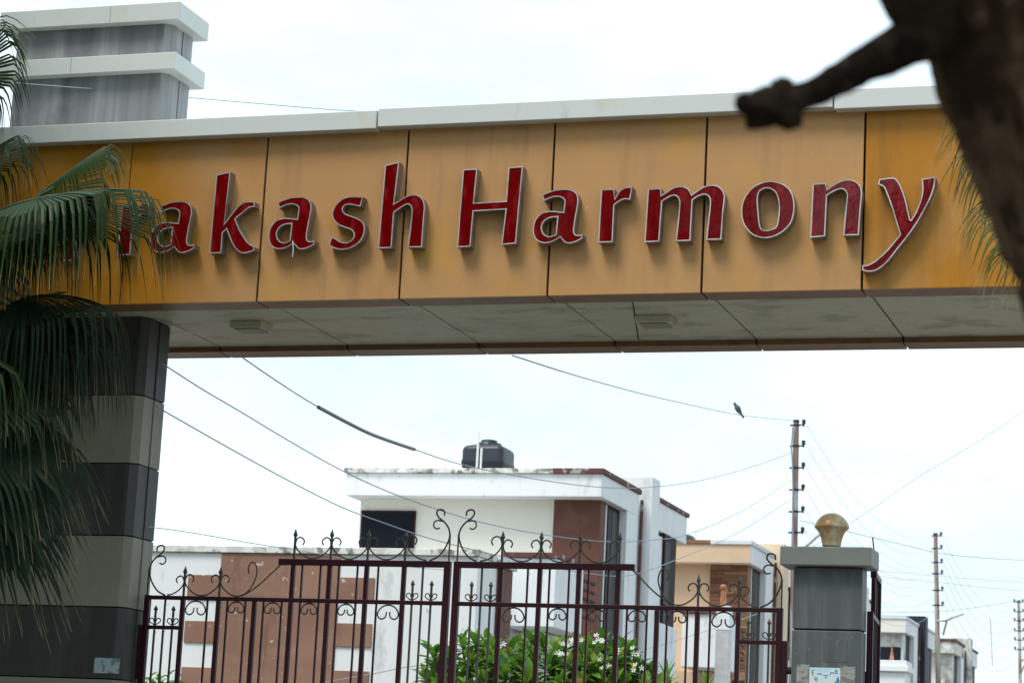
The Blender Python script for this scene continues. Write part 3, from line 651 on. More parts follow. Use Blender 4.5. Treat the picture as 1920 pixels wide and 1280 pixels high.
# lower block in front of the white house
b0 = thing('side_block', (-13, 31, 0), 'low white block with large brown painted panel, behind the left gate leaf', 'building')
XB = -9.77; YB = 28.6; ZTb = 4.90
MB().prism([(-17.5, YB), (XB, YB), (XB, 29.95), (-10.6, 29.95), (-10.6, 34.3), (-17.5, 34.3)], 0, ZTb).build('wall', m_wht, b0, .01)
MB().prism([(-17.53, YB-.04), (XB+.02, YB-.04), (XB+.02, 29.95), (-10.57, 29.95), (-10.57, 34.3), (-17.53, 34.3)], ZTb+.002, ZTb+.085).build('coping', m_dirty, b0, .006)
MB().box(-13.254, -11.609, YB-.018, YB-.0005, 0, ZTb-.01).build('brown_panel', m_brn, b0, .003)
for x0, x1, rows in ((-13.70, -13.257, ((4.61, 4.30), (4.02, 3.745), (3.43, 3.15), (2.85, 2.56))), (-11.606, -11.13, ((4.61, 4.328), (4.034, 3.742), (3.442, 3.15), (2.86, 2.57)))):
    for za, zb2 in rows: MB().box(x0, x1, YB-.02, YB-.0005, zb2, za).build('quoin_block', m_brn, b0, .003)
MB().box(XB+.0005, XB+.05, 29.35, 29.85, 0, ZTb-.05).build('brown_pier', m_brn2, b0, .004)
MB().box(XB-.2, XB+.09, 29.28, 29.92, ZTb-.04, ZTb+.085).build('pier_cap', m_dirty, b0, .006)
# tank with its pipes, on the white house roof
tk = thing('water_tank', (-12.36, 36.4, 6.4), 'dark blue black plastic water tank with lid on the white house roof', 'water tank')
def rrect(cx, cy, wx_, wy_, r, n=5):
    o = []
    for sx_, sy_, a0 in ((1, 1, 0), (-1, 1, 90), (-1, -1, 180), (1, -1, 270)):
        for i in range(n+1):
            a = R_(a0+90*i/n); o.append((cx+sx_*(wx_-r)+r*math.cos(a), cy+sy_*(wy_-r)+r*math.sin(a)))
    return o
tb = MB(); rings = [(6.41, .335), (6.95, .34), (7.22, .345), (7.25, .356), (7.28, .356), (7.31, .345), (7.46, .345), (7.50, .33), (7.53, .30), (7.56, .2)]
n0 = None; vv = []
for z_, r_ in rings:
    p = rrect(-12.36, 36.4, r_, r_, min(.09, r_*.4)); n0 = len(p); vv += [(x, y, z_) for x, y in p]
tb.add(vv, [(i*n0+j, i*n0+(j+1) % n0, (i+1)*n0+(j+1) % n0, (i+1)*n0+j) for i in range(len(rings)-1) for j in range(n0)], 0, True)
tb.add(vv[-n0:], [tuple(range(n0))]); tb.build('tank_body', m_tank, tk)
MB().lathe((-12.36, 36.4, 7.55), [(.2, -.02), (.2, .05), (.13, .065), (.13, .10), (.09, .11), (.001, .115)], 20).build('lid', m_tank, tk)
for (px_, py_, qy, r_, nm) in ((894, 808, 878, .018, 'white vertical pipe rising past the roof tank'), (901, 840, 878, .017, 'short white pipe in front of the roof tank')):
    A = aty(px_, py_, 35.5); B = aty(px_, qy, 35.5)
    tag(MB().tube([(B.x, 35.5, 6.4), (B.x, 35.5, A.z)], r_, 8).build('roof_pipe', m_pvc), nm, 'pipe', 'pipes by the roof tank')
A = aty(1290, 1006, 47)
tk2 = thing('water_tank', (A.x-.3, 47, A.z-.5), 'grey blue tank peeping over the beige house roof beside the white house', 'water tank')
MB().lathe((A.x-.35, 47, A.z-.6), [(.55, 0), (.56, .5), (.45, .62), (.2, .66), (.2, .72), (.001, .73)], 20).build('tank_body', m_tank, tk2)
A = aty(1305, 994, 46.5); tag(MB().tube([(A.x, 46.5, 6.55), (A.x, 46.5, A.z)], .012, 6).build('roof_pipe', m_pvc), 'thin pale rod standing on the beige house roof', 'pipe')

# compound wall pillars with flame ornaments
def flame_pillar(px_, ptop, wpx, X, fl, lab_p, lab_f):
    c = atx(px_, ptop, X); w2 = .23*wpx
    t = thing('wall_pillar', (c.x, c.y, 0), lab_p, 'pillar', 'compound wall pillars')
    MB().box(c.x-w2, c.x+w2, c.y-w2, c.y+w2, 0, c.z-.16).build('shaft', m_wht, t, .008)
    MB().box(c.x-w2-.05, c.x+w2+.05, c.y-w2-.05, c.y+w2+.05, c.z-.158, c.z-.08).build('cap', m_wht, t, .006)
    MB().box(c.x-w2-.02, c.x+w2+.02, c.y-w2-.02, c.y+w2+.02, c.z-.079, c.z-.002).build('cap', m_wht, t, .006)
    f = thing('flame_ornament', (c.x, c.y, c.z), lab_f, 'ornament', 'copper flame ornaments on pillars')
    MB().lathe((c.x, c.y, c.z), [(.06*fl, 0), (.075*fl, .02*fl), (.07*fl, .1*fl), (.05*fl, .22*fl), (.03*fl, .32*fl), (.028*fl, .34*fl)], 12).build('glass', m_flame, f)
    MB().lathe((c.x, c.y, c.z), [(.028*fl, .34*fl), (.04*fl, .37*fl), (.03*fl, .41*fl), (.008*fl, .46*fl), (.001, .5*fl)], 12).build('tip', m_flame, f)
flame_pillar(1672, 1239, 1.0, -5.6, .44, 'white capped wall pillar right of the open gate leaf', 'small copper flame ornament on the white pillar right of the gate')
A = aty(1356, 1136, 37.5)
t = thing('wall_pillar', (A.x, 37.5, 0), 'white and grey marble pillar in front of the beige house, behind the gate', 'pillar', 'compound wall pillars')
MB().box(A.x-.09, A.x+.13, 37.4, 37.62, A.z-.38, A.z-.002).build('shaft', m_wht, t, .006)
MB().box(A.x-.085, A.x+.125, 37.405, 37.615, 0, A.z-.382).build('base_block', m_marble, t, .006)
f = thing('flame_ornament', (A.x, 37.5, A.z), 'tall copper coloured flame ornament in front of the brown stone strip', 'ornament', 'copper flame ornaments on pillars')
B = aty(1356, 1094, 37.5); h = B.z-A.z
MB().lathe((A.x, 37.5, A.z), [(.055, 0), (.052, h*.2), (.042, h*.55), (.034, h*.72)], 12).build('glass', m_flame, f)
MB().lathe((A.x-.01, 37.5, A.z), [(.034, h*.72), (.058, h*.82), (.05, h*.92), (.02, h*.98), (.001, h)], 12).build('tip', m_flame, f)

# ------------------------------------------------------------------ poles
def pole(px_, ptop, Y, rt, rb, ins_px, label, m, arm=None, lean=0.0, both=False):
    A = aty(px_, ptop, Y)
    B = A.copy(); B.z = 0; B.x += lean
    t = thing('utility_pole', B, label, 'utility pole', 'steel utility poles along the street')
    n = 9
    MB().tube([B.lerp(A, i/(n-1)) for i in range(n)], [rb+(rt-rb)*i/(n-1) for i in range(n)], 12).build('shaft', m, t)
    MB().tube([A-(A-B).normalized()*.02, A+(A-B).normalized()*.03], rt*1.12, 12).build('cap', m_ins, t)
    I = []
    for y_ in ins_px:
        z_ = aty(px_, y_, Y).z; k = z_/A.z; c = B.lerp(A, k); r = rb+(rt-rb)*k
        b_ = MB().tube([c-Vector((0, 0, .02)), c+Vector((0, 0, .02))], r*1.12, 12)
        for s in ((1, -1) if both else (1,)):
            b_.tube([c+Vector((s*r, -.02, 0)), c+Vector((s*(r+.10), -.05, 0))], .016, 6)
        br = b_.build('bracket', m_ins, t)
        for s in ((1, -1) if both else (1,)):
            e = c+Vector((s*(r+.10), -.05, 0))
            MB().lathe(e+Vector((0, 0, -.03)), [(.018, 0), (.02, .05), (.04, .06), (.032, .085), (.042, .11), (.03, .13), (.001, .14)], 10).build('insulator', m_ins, br)
            if s == 1: I.append(e+Vector((.02, 0, .06)))
        MB().box(c.x-r-.06, c.x-r, c.y-.02, c.y+.02, c.z-.015, c.z+.015).build('clamp', m_ins, br)
    return t, I, A, B
t1, I1, A1, B1 = pole(1493, 790, 45.4, .055, .085, (797, 836, 877, 918, 959, 998), 'nearest steel utility pole with six insulators, rising behind the amber lamp', m_pole, lean=.12)
t2, I2, A2, B2 = pole(1754, 1001, 66.5, .055, .10, (1004, 1028, 1054, 1075, 1106, 1134), 'rusty utility pole with a street light bracket, right of the dark slate slab', m_polel, lean=.35)
t3, I3, A3, B3 = pole(1910, 1126, 91, .055, .085, (1128, 1146, 1163, 1182, 1199, 1217), 'farthest utility pole at the right edge, insulators on both sides', m_pole, lean=.3, both=True)
# cable bundle down the near pole
MB().tube([aty(x, y, 45.3) for x, y in ((1487, 800), (1484, 840), (1486, 870), (1487, 920), (1486, 960), (1487, 1010), (1489, 1060))], .016, 6).build('cable_run', m_blue, t1)
# street light brackets
def bracket(px_list, Y, t, nm='light_arm'):
    for L in px_list: MB().tube([aty(x, y, Y) for x, y in L], .028, 8).build(nm, m_pole, t)
bracket([[(1757, 1163), (1776, 1163)], [(1774, 1163), (1786, 1157), (1807, 1150)], [(1775, 1164), (1768, 1190)]], 66.4, t2)
bracket([[(1500, 1034), (1540, 998)]], 45.4, t1)
bracket([[(1913, 1240), (1925, 1232)], [(1914, 1262), (1925, 1236)]], 90.8, t3)

# ------------------------------------------------------------------ wires
def wire_over(pts, A, B, label, r=.006, m=None):      # a wire hanging in the vertical plane between the plan points A and B
    nx, ny = B[1]-A[1], A[0]-B[0]; P = []
    for x, y in pts:
        d = ray(x, y); k = ((A[0]-EYE.x)*nx+(A[1]-EYE.y)*ny)/(d.x*nx+d.y*ny); P.append(EYE+d*k)
    sm_ = smooth(P, 5)
    return tag(MB().tube(sm_, r, 5).build('overhead_wire', m or m_wire), label, 'wire', 'overhead wires'), sm_
def wire(pts, Ya, Yb, label, r=.006, m=None, name='overhead_wire', group='overhead wires'):
    n = len(pts); L = [0]
    for i in range(1, n): L.append(L[-1]+math.hypot(pts[i][0]-pts[i-1][0], pts[i][1]-pts[i-1][1]))
    P = [aty(p[0], p[1], Ya+(Yb-Ya)*L[i]/L[-1]) for i, p in enumerate(pts)]
    sm_ = smooth(P, 5)
    return tag(MB().tube(sm_, r, 5).build(name, m or m_wire), label, 'wire', group), sm_
wire_over([(440, 660), (520, 715), (597, 763), (680, 806), (777, 842), (860, 869), (960, 890), (1060, 906), (1130, 913), (1200, 914), (1300, 903), (1400, 878), (1484, 849)], (-8.85, 20.4), (-9.15, 45.4), 'wire carrying a thick grey sleeve, passing in front of the roof tank', .006, m_blue)
P = []
for x, y in ((597, 763), (640, 786), (690, 811), (735, 828), (777, 842)):
    d = ray(x, y); nx, ny = 25.0, .3; P.append(EYE+d*((-8.85*nx+20.4*ny)/(d.x*nx+d.y*ny)))
tag(MB().tube(smooth(P), .019, 8).build('cable_sleeve', m_sleeve), 'thick grey sleeve on a wire in the white sky under the beam', 'cable sleeve')
wire_over([(305, 682), (380, 730), (450, 771), (540, 825), (640, 881), (740, 926), (850, 964), (930, 985), (1010, 1000), (1090, 1011), (1150, 1015), (1220, 1012), (1290, 1001), (1390, 958), (1484, 900)], (-9.44, 19.15), (-9.2, 45.4), 'wire descending from the pillar top and sagging past the white house wall', .006, m_blue)
wire_over([(293, 762), (370, 806), (450, 851), (540, 900), (640, 950), (720, 980), (800, 1007), (900, 1033), (1000, 1055), (1100, 1074), (1180, 1078), (1260, 1052), (1380, 1000), (1484, 935)], (-9.46, 19.15), (-9.2, 45.4), 'wire crossing the dark window of the white house diagonally', .006, m_blue)
wire_over([(278, 987), (340, 995), (400, 1005), (480, 1019), (560, 1031), (700, 1055), (860, 1070)], (-9.47, 19.15), (-9.6, 28.5), 'thin faint wire just above the low block at the left', .004)
_, w5 = wire_over([(960, 666), (1080, 704), (1200, 737), (1300, 760), (1383, 777), (1440, 784), (1488, 788)], (-6.25, 20.4), (-9.2, 45.4), 'wire with a bird on it, running to the top of the nearest pole', .006)
wire([(20, 155), (60, 158), (200, 169), (340, 182), (480, 194), (640, 207), (800, 214)], 17.4, 24, 'single dark wire in front of the grey tower, dropping behind the beam', .0045, m_wire)
wire([(1500, 975), (1590, 996), (1700, 1022), (1760, 1036), (1840, 1045), (1930, 1050)], 45.4, 60, 'wire crossing the second pole near its top and leaving at the right edge', .008)
wire([(1500, 1050), (1600, 1065), (1750, 1078), (1840, 1086), (1930, 1091)], 47, 62, 'upper of two parallel faint wires right of the second pole', .005)
wire([(1500, 1060), (1600, 1075), (1750, 1090), (1840, 1100), (1930, 1108)], 47, 62, 'lower of two parallel faint wires right of the second pole', .005)
wire([(1500, 1150), (1650, 1148), (1750, 1146), (1830, 1138), (1915, 1124)], 50, 90, 'nearly level wire running to the top of the farthest pole', .009)
wire([(1500, 1040), (1610, 970), (1720, 895), (1830, 830), (1940, 756)], 46, 40, 'faint wire climbing to the right edge above the lamp', .005)
wire_over([(560, 1287), (700, 1262), (800, 1245), (1000, 1235), (1150, 1230), (1300, 1190), (1420, 1150)], (-9.2, 21), (-9.22, 45.4), 'low wire crossing behind the gate bars and the white flowers', .005)
def span(a, b, sag, label, r, n=14):
    P = [a.lerp(b, i/n)-Vector((0, 0, sag*4*(i/n)*(1-i/n))) for i in range(n+1)]
    return tag(MB().tube(P, r, 5).build('overhead_wire', m_wire), label, 'wire', 'overhead wires')
ordn = ('first', 'second', 'third', 'fourth', 'fifth', 'sixth')
for i in range(6): span(I1[i], I2[i], .9+.05*i, ordn[i]+' wire from the top between the nearest pole and the rusty pole', .0045)
for i in range(6): span(I2[i], I3[i], 1.1+.04*i, ordn[i]+' wire from the top between the rusty pole and the farthest pole', .0055)
A = aty(1857, 1160, 78); B = aty(1861, 1248, 78)
tag(MB().tube([A, B], .014, 6).build('wire_spacer', m_wire), 'thin vertical spacer rod hanging on the wires near the farthest pole', 'spacer rod')
for i, (a_, b_, c_) in enumerate((((1650, 1035), (1700, 1062), (1752, 1042)), ((1650, 1070), (1700, 1088), (1752, 1072)), ((1650, 1100), (1700, 1117), (1752, 1090)), ((1650, 1135), (1700, 1146), (1752, 1118)))):
    wire([(1500, a_[1]-40), a_, b_, c_], 47, 66, ordn[i]+' drooping wire from the top between the grey post and the rusty pole', .0045)

# bird on the wire
k = min(w5, key=lambda p: (p-aty(1383, 777, p.y)).length)
bd = thing('bird', k+Vector((0, 0, .007)), 'small grey bird perched on the wire against the white sky', 'bird')
sc_ = 1.0
ax = Vector((-.55, -.1, .83)).normalized()
bm_ = MB(); cc = k+Vector((.01, 0, .075))
prof = [(.002, -.15), (.014, -.145), (.016, -.08), (.028, -.045), (.042, 0), (.044, .03), (.034, .06), (.022, .078), (.025, .092), (.024, .105), (.015, .118), (.007, .124), (.001, .14)]
bm_.lathe(cc, prof, 12, 0, ax); bm_.build('body', m_bird, bd)
for s in (-.015, .015): MB().tube([k+Vector((s, 0, .005)), cc+Vector((s, 0, -.03))], .004, 5).build('leg', m_ins, bd)

# ------------------------------------------------------------------ fan palms
def fan(mb, hub, axis, nrm, R, spread=R_(210), n=58, united=.5, droop=1.0, seed=0, sag=.25, wid=1.0):
    rnd = random.Random(seed)
    a = axis.normalized(); nrm = (nrm-a*nrm.dot(a)).normalized(); sd_ = nrm.cross(a)
    dth = spread/n; rows = 12
    if mb.tip is None: mb.tip = []
    for i in range(n):
        th = -spread/2+dth*(i+.5)
        d = (a*math.cos(th)+sd_*math.sin(th)); d = (d - nrm*.30*abs(math.sin(th))**1.5 + nrm*.10*math.cos(th)).normalized()
        L = R*(.72+.28*math.cos(th*.8))*rnd.uniform(.92, 1.06)
        if rnd.random() < .04: L *= .6
        su_ = (united+.10*math.cos(th))*rnd.uniform(.95, 1.05)
        p = hub.copy(); side = nrm.cross(d).normalized(); step = L/rows
        bend = droop*rnd.uniform(.75, 1.25); lat = rnd.uniform(-.10, .10)
        wm = L*su_*math.tan(dth/2)*1.08*wid
        vv = []; tt = []
        for j in range(rows+1):
            s = j/rows
            if s <= su_: hw = wm*s/su_
            else: hw = wm*max(.05, 1-((s-su_)/(1-su_))**.55)
            up_ = side.cross(d)*-1 if side.cross(d).dot(nrm) < 0 else side.cross(d)
            ridge = .35*hw
            vv += [p-side*hw, p+up_*ridge, p+side*hw]
            tv = max(0, (s-.86)/.14)*(1 if rnd.random() < .9 else .3); tt += [tv]*3
            g = sag*.14 if s < su_ else (1.0*bend*max(.12, 1-(s-su_)*3.2))
            d = (d+Vector((0, 0, -1))*g+side*lat*(.15 if s > su_ else 0)).normalized()
            side = (side-d*side.dot(d)).normalized()
            p = p+d*step
        fs = []
        for j in range(rows):
            o = j*3; fs += [(o, o+1, o+4, o+3), (o+1, o+2, o+5, o+4)]
        mb.add(vv, fs, 0, False); mb.tip += tt
    return mb
def frond(t, crown, hub, tip, nrm, seed, m=None, spread=210, n=46, united=.5, droop=1.0, sag=.25, Rk=1.0):
    hub = Vector(hub); tip = Vector(tip); ax_ = tip-hub
    b_ = fan(MB(), hub, ax_, Vector(nrm), ax_.length*Rk, R_(spread), n, united, droop, seed, sag).build('frond', m or m_palm, t)
    midp = crown.lerp(hub, .5)+Vector((0, 0, (hub-crown).length*.12))
    ptip = MB().tube(smooth([crown, midp, hub, hub+ax_.normalized()*ax_.length*.25], 4), [.022]*4+[.018]*4+[.013]*4+[.004], 6)
    ptip.build('stalk', m_pet, b_)
    return b_
PY_ = 16.6
crown = aty(-150, 560, PY_)
pb = Vector((crown.x+.1, crown.y, 0))
pt = thing('fan_palm', pb, 'large fan palm with drooping leaf tips in front of the banded pillar at the left', 'palm tree', 'fan palms')
MB().tube([pb.lerp(crown, i/8)+Vector((.02*math.sin(i*2), 0, 0)) for i in range(9)], [.17, .15, .14, .135, .13, .13, .13, .14, .10], 14).build('trunk', m_ptrunk, pt)
V = aty
FR = [  # hub px, hub Y, tip px, tip Y, normal, spread, united, droop, sag, shaded colour
    ((-80, 150), 16.3, (80, -10), 16.3, (.2, -.75, .5), 200, .5, .9, .12, 0),
    ((-80, 330), 16.4, (110, 190), 16.2, (-.3, -.5, .8), 220, .5, 1.3, .35, 0),
    ((62, 374), 16.0, (280, 250), 16.0, (-.25, -.75, .55), 180, .62, 1.1, .18, 0),
    ((66, 374), 15.8, (400, 335), 15.5, (.0, -.12, 1), 210, .52, 1.4, .22, 0),
    ((-30, 455), 15.8, (195, 395), 15.6, (.1, -.35, 1), 230, .5, 1.4, .3, 0),
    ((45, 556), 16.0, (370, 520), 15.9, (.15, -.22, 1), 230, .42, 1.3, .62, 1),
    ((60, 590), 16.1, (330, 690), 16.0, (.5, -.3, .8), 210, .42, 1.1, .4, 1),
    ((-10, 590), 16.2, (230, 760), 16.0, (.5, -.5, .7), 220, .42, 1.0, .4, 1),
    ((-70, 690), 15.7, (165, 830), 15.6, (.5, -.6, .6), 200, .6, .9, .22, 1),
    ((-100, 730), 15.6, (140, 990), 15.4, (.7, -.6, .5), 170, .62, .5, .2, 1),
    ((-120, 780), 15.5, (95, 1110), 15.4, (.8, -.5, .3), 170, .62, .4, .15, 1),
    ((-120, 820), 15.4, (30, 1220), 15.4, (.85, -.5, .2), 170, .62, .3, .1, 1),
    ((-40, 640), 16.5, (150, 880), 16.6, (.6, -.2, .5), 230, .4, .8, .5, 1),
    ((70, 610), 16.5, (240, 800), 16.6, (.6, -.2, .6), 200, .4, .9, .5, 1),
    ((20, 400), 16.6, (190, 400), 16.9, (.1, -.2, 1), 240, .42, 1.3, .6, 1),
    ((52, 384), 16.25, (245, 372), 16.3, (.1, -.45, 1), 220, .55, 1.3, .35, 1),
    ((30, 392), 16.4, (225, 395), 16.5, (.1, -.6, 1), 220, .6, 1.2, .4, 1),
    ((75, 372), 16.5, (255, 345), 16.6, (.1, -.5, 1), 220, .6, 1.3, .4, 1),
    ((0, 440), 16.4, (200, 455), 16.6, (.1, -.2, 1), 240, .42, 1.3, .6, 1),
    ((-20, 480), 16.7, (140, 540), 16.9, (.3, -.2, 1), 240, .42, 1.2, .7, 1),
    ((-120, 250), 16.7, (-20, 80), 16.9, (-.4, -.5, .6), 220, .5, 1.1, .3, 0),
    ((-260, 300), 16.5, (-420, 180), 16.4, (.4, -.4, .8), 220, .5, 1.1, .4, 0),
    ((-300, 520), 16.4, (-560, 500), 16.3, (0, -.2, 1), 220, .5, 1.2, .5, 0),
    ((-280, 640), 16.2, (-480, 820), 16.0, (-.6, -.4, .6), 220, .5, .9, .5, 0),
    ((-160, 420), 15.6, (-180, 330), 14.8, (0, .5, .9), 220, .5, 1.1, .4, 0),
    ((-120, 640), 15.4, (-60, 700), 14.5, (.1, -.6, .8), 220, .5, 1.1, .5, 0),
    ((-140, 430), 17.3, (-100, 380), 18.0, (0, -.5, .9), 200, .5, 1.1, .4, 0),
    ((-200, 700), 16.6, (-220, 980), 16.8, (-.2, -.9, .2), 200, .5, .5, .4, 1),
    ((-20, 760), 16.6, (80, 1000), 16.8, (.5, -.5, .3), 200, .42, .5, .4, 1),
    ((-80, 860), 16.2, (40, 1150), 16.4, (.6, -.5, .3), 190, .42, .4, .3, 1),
]
for i, (h, hy, tp, ty, nn, spd, un, dr, sg, dl) in enumerate(FR):
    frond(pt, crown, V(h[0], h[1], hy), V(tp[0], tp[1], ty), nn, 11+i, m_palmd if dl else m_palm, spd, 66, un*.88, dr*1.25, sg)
# second palm, behind the tree trunk at the right
crown2 = aty(2060, 330, 13.2)
pb2 = Vector((crown2.x+.1, crown2.y, 0))
pt2 = thing('fan_palm', pb2, 'fan palm behind the dark tree trunk at the right, only straw tipped leaf ends showing', 'palm tree', 'fan palms')
MB().tube([pb2.lerp(crown2, i/8) for i in range(9)], [.17, .15, .14, .135, .13, .13, .13, .14, .10], 14).build('trunk', m_ptrunk, pt2)
FR2 = [
    ((1965, 215), 13.0, (1690, 150), 12.9, (-.1, -.4, 1), 220, .5, 1.2, .25, 0),
    ((1975, 300), 13.1, (1700, 255), 13.0, (-.3, -.5, .7), 210, .5, 1.0, .3, 0),
    ((1990, 390), 12.9, (1735, 370), 12.9, (-.5, -.5, .6), 200, .5, .8, .3, 0),
    ((1880, -150), 13.4, (1620, -20), 13.4, (-.3, -.3, 1), 200, .45, 1.2, .35, 1),
    ((1740, -220), 13.6, (1540, -70), 13.6, (-.2, -.2, 1), 160, .45, 1.3, .3, 1),
    ((1980, 450), 12.8, (1790, 470), 12.8, (-.6, -.5, .5), 200, .5, .7, .3, 0),
    ((1960, 250), 13.3, (1700, 210), 13.4, (-.2, -.2, 1), 220, .45, 1.1, .3, 0),
    ((1850, -60), 13.2, (1650, 10), 13.2, (-.3, -.3, 1), 200, .45, 1.2, .3, 1),
    ((2150, 200), 13.2, (2430, 100), 13.2, (.3, -.4, .9), 220, .5, 1.1, .4, 0),
    ((2160, 400), 13.0, (2420, 560), 12.9, (.5, -.4, .8), 220, .5, 1.1, .5, 0),
    ((2050, 180), 13.6, (2000, -60), 13.9, (0, -.6, .8), 220, .5, 1.0, .3, 0),
]
for i, (h, hy, tp, ty, nn, spd, un, dr, sg, dl) in enumerate(FR2):
    frond(pt2, crown2, V(h[0], h[1], hy), V(tp[0], tp[1], ty), nn, 71+i, m_palmr, spd, 54, un*.9, dr*1.2, sg)

# ------------------------------------------------------------------ frangipani
leaf_me = {}
def leaf_mesh(name, m, L, W, fold=.25, curl=.2):
    n = 5; v = []; f = []
    for i in range(n+1):
        s = i/n; hw = W*math.sin(math.pi*min(1, .06+.94*s**1.35))**.8; x = L*s; z = -curl*L*s*s
        if i == n: hw = .002
        v += [(x, -hw, z+hw*fold), (x, 0, z), (x, hw, z+hw*fold)]
    for i in range(n): f += [(i*3, i*3+1, i*3+4, i*3+3), (i*3+1, i*3+2, i*3+5, i*3+4)]
    me = bpy.data.meshes.new(name); me.from_pydata(v, [], f); me.materials.append(m); return me
m_plu2 = mat('frangipani_old_leaf', (.085, .21, .026), .4, var=.4, vscale=5, trans=.3, spec=.3)
m_plu3 = mat('frangipani_young_leaf', (.19, .31, .035), .42, var=.3, vscale=5, trans=.35, spec=.3)
m_plu4 = mat('frangipani_yellow_leaf', (.36, .27, .05), .5, var=.3, vscale=5, trans=.3, spec=.2)
LM = [leaf_mesh('leaf', m_, L_, W_, f_, c_) for m_, L_, W_, f_, c_ in ((m_plu, .19, .040, .3, .12), (m_plu, .165, .038, .25, .25), (m_plu, .21, .042, .3, .2), (m_plu2, .20, .042, .2, .35), (m_plu2, .22, .045, .25, .3), (m_plu3, .15, .032, .4, .1), (m_plu3, .18, .036, .35, .15))]
LY = leaf_mesh('leaf', m_plu4, .18, .036, .2, .5)
def frangipani(base, tips, label, seed, flowers=()):
    rnd = random.Random(seed)
    t = thing('frangipani_bush', base, label, 'shrub', 'frangipani shrubs behind the gate')
    stuff = {}; st = MB()
    fork = base+Vector((0, 0, 1.3))
    st.tube([base, base+Vector((.03, 0, .7)), fork], [.07, .06, .055], 8)
    singles = []
    for tp in tips:
        mid_ = fork.lerp(tp, .5)+Vector((rnd.uniform(-.1, .1), rnd.uniform(-.1, .1), -.12))
        st.tube(smooth([fork, mid_, tp], 3), [.035, .032, .028, .025, .022, .02, .016], 6)
        dn = ((tp-fork).normalized()+Vector((0, 0, .6))).normalized()
        q_ = dn.to_track_quat('Z', 'X')
        n = rnd.randint(15, 20)
        for j in range(n):
            az = j*2.399+rnd.uniform(-.3, .3); el = R_(78-95*(j/n)**.9+rnd.uniform(-8, 8))
            ld = Vector((math.cos(az)*math.cos(el), math.sin(az)*math.cos(el), math.sin(el)))
            M_ = q_.to_matrix() @ (Matrix.Rotation(az, 3, 'Z') @ Matrix.Rotation(-el, 3, 'Y') @ Matrix.Rotation(rnd.uniform(-.4, .4), 3, 'X'))
            singles.append((tp-dn*(.10*j/n), M_, (LY if rnd.random() < .015 else rnd.choice(LM[4:] if j < n*.35 else LM[:5])), rnd.uniform(.65, 1.15)))
    st.build('branches', m_plustem, t)
    singles.sort(key=lambda s: s[0].y-.35*s[0].z)
    for i, (p, M_, me, k_) in enumerate(singles):
        if i < 230:
            ob = bpy.data.objects.new('leaf', me); COL.objects.link(ob); ob.parent = t
            mm = M_.to_4x4(); mm.translation = p-base
            ob.matrix_local = mm @ Matrix.Scale(k_, 4)
        else:
            if not stuff: stuff['b'] = MB()
            mi_ = (m_plu, m_plu2, m_plu3, m_plu4).index(me.materials[0])
            stuff['b'].add([p+M_ @ (Vector(v.co)*k_) for v in me.vertices], [tuple(q.vertices) for q in me.polygons], mi_)
    if stuff: stuff['b'].build('foliage', [m_plu, m_plu2, m_plu3, m_plu4], t, kind='stuff')
    for fp in flowers:
        b_ = MB()
        for j in range(rnd.randint(2, 3)):
            c_ = fp+Vector((rnd.uniform(-.06, .06), rnd.uniform(-.05, .05), rnd.uniform(-.03, .05)))
            up_ = Vector((rnd.uniform(-.6, .6), -.8, rnd.uniform(.1, .9))).normalized(); qq = up_.to_track_quat('Z', 'X')
            for k5 in range(5):
                a_ = k5*2*math.pi/5
                pts = [.8*q5 for q5 in [Vector((0, 0, 0)), Vector((.018*math.cos(a_-.5), .018*math.sin(a_-.5), .006)), Vector((.042*math.cos(a_-.2), .042*math.sin(a_-.2), .014)), Vector((.036*math.cos(a_+.35), .036*math.sin(a_+.35), .006))]]
                b_.add([c_+qq @ p_ for p_ in pts], [(0, 1, 2, 3)])
        b_.build('flower_cluster', m_flower, t)
    return t
YBU = 24.6
def tips_px(lst, rnd, extra):
    o = [aty(x, y, YBU+dy) for x, y, dy in lst]
    return o
rnd = random.Random(5)
pxs = [(800, 1268, .2), (815, 1240, .1), (840, 1225, 0), (868, 1207, .1), (893, 1203, -.1), (912, 1206, .2), (850, 1262, -.3), (885, 1240, -.3), (920, 1238, -.3), (955, 1222, 0), (945, 1265, -.5), (905, 1272, -.5), (978, 1208, .2), (998, 1204, .0), (972, 1245, -.3), (1000, 1232, -.2), (990, 1275, -.5), (830, 1285, -.4), (870, 1292, -.5)]
for i in range(34): pxs.append((rnd.uniform(812, 1005), rnd.uniform(1222, 1310), rnd.uniform(-.45, .7)))
fl1 = [aty(x, y, YBU-.35) for x, y in ((938, 1206), (955, 1262))]
frangipani(Vector((aty(905, 1250, YBU).x, YBU, 0)), tips_px(pxs, rnd, 0), 'leafy green frangipani shrub behind the meeting stiles of the gate', 21, fl1)
pxs = [(1020, 1213, .1), (1043, 1222, -.1), (1060, 1212, .1), (1085, 1206, .2), (1105, 1214, 0), (1130, 1212, .1), (1158, 1212, .1), (1180, 1222, 0), (1030, 1250, -.3), (1065, 1245, -.3), (1095, 1250, -.3), (1125, 1248, -.2), (1155, 1250, -.2), (1190, 1252, 0), (1215, 1262, .1), (1050, 1280, -.5), (1090, 1282, -.5), (1130, 1280, -.4), (1170, 1280, -.3), (1205, 1285, -.2), (1230, 1282, .0)]
for i in range(40): pxs.append((rnd.uniform(1010, 1215), rnd.uniform(1228, 1310), rnd.uniform(-.45, .7)))
fl2 = [aty(x, y, YBU-.4) for x, y in ((1064, 1203), (1083, 1203), (1040, 1228), (1056, 1226), (1124, 1208), (1126, 1200), (1162, 1217), (1190, 1222), (1196, 1252), (1115, 1242), (1132, 1248))]
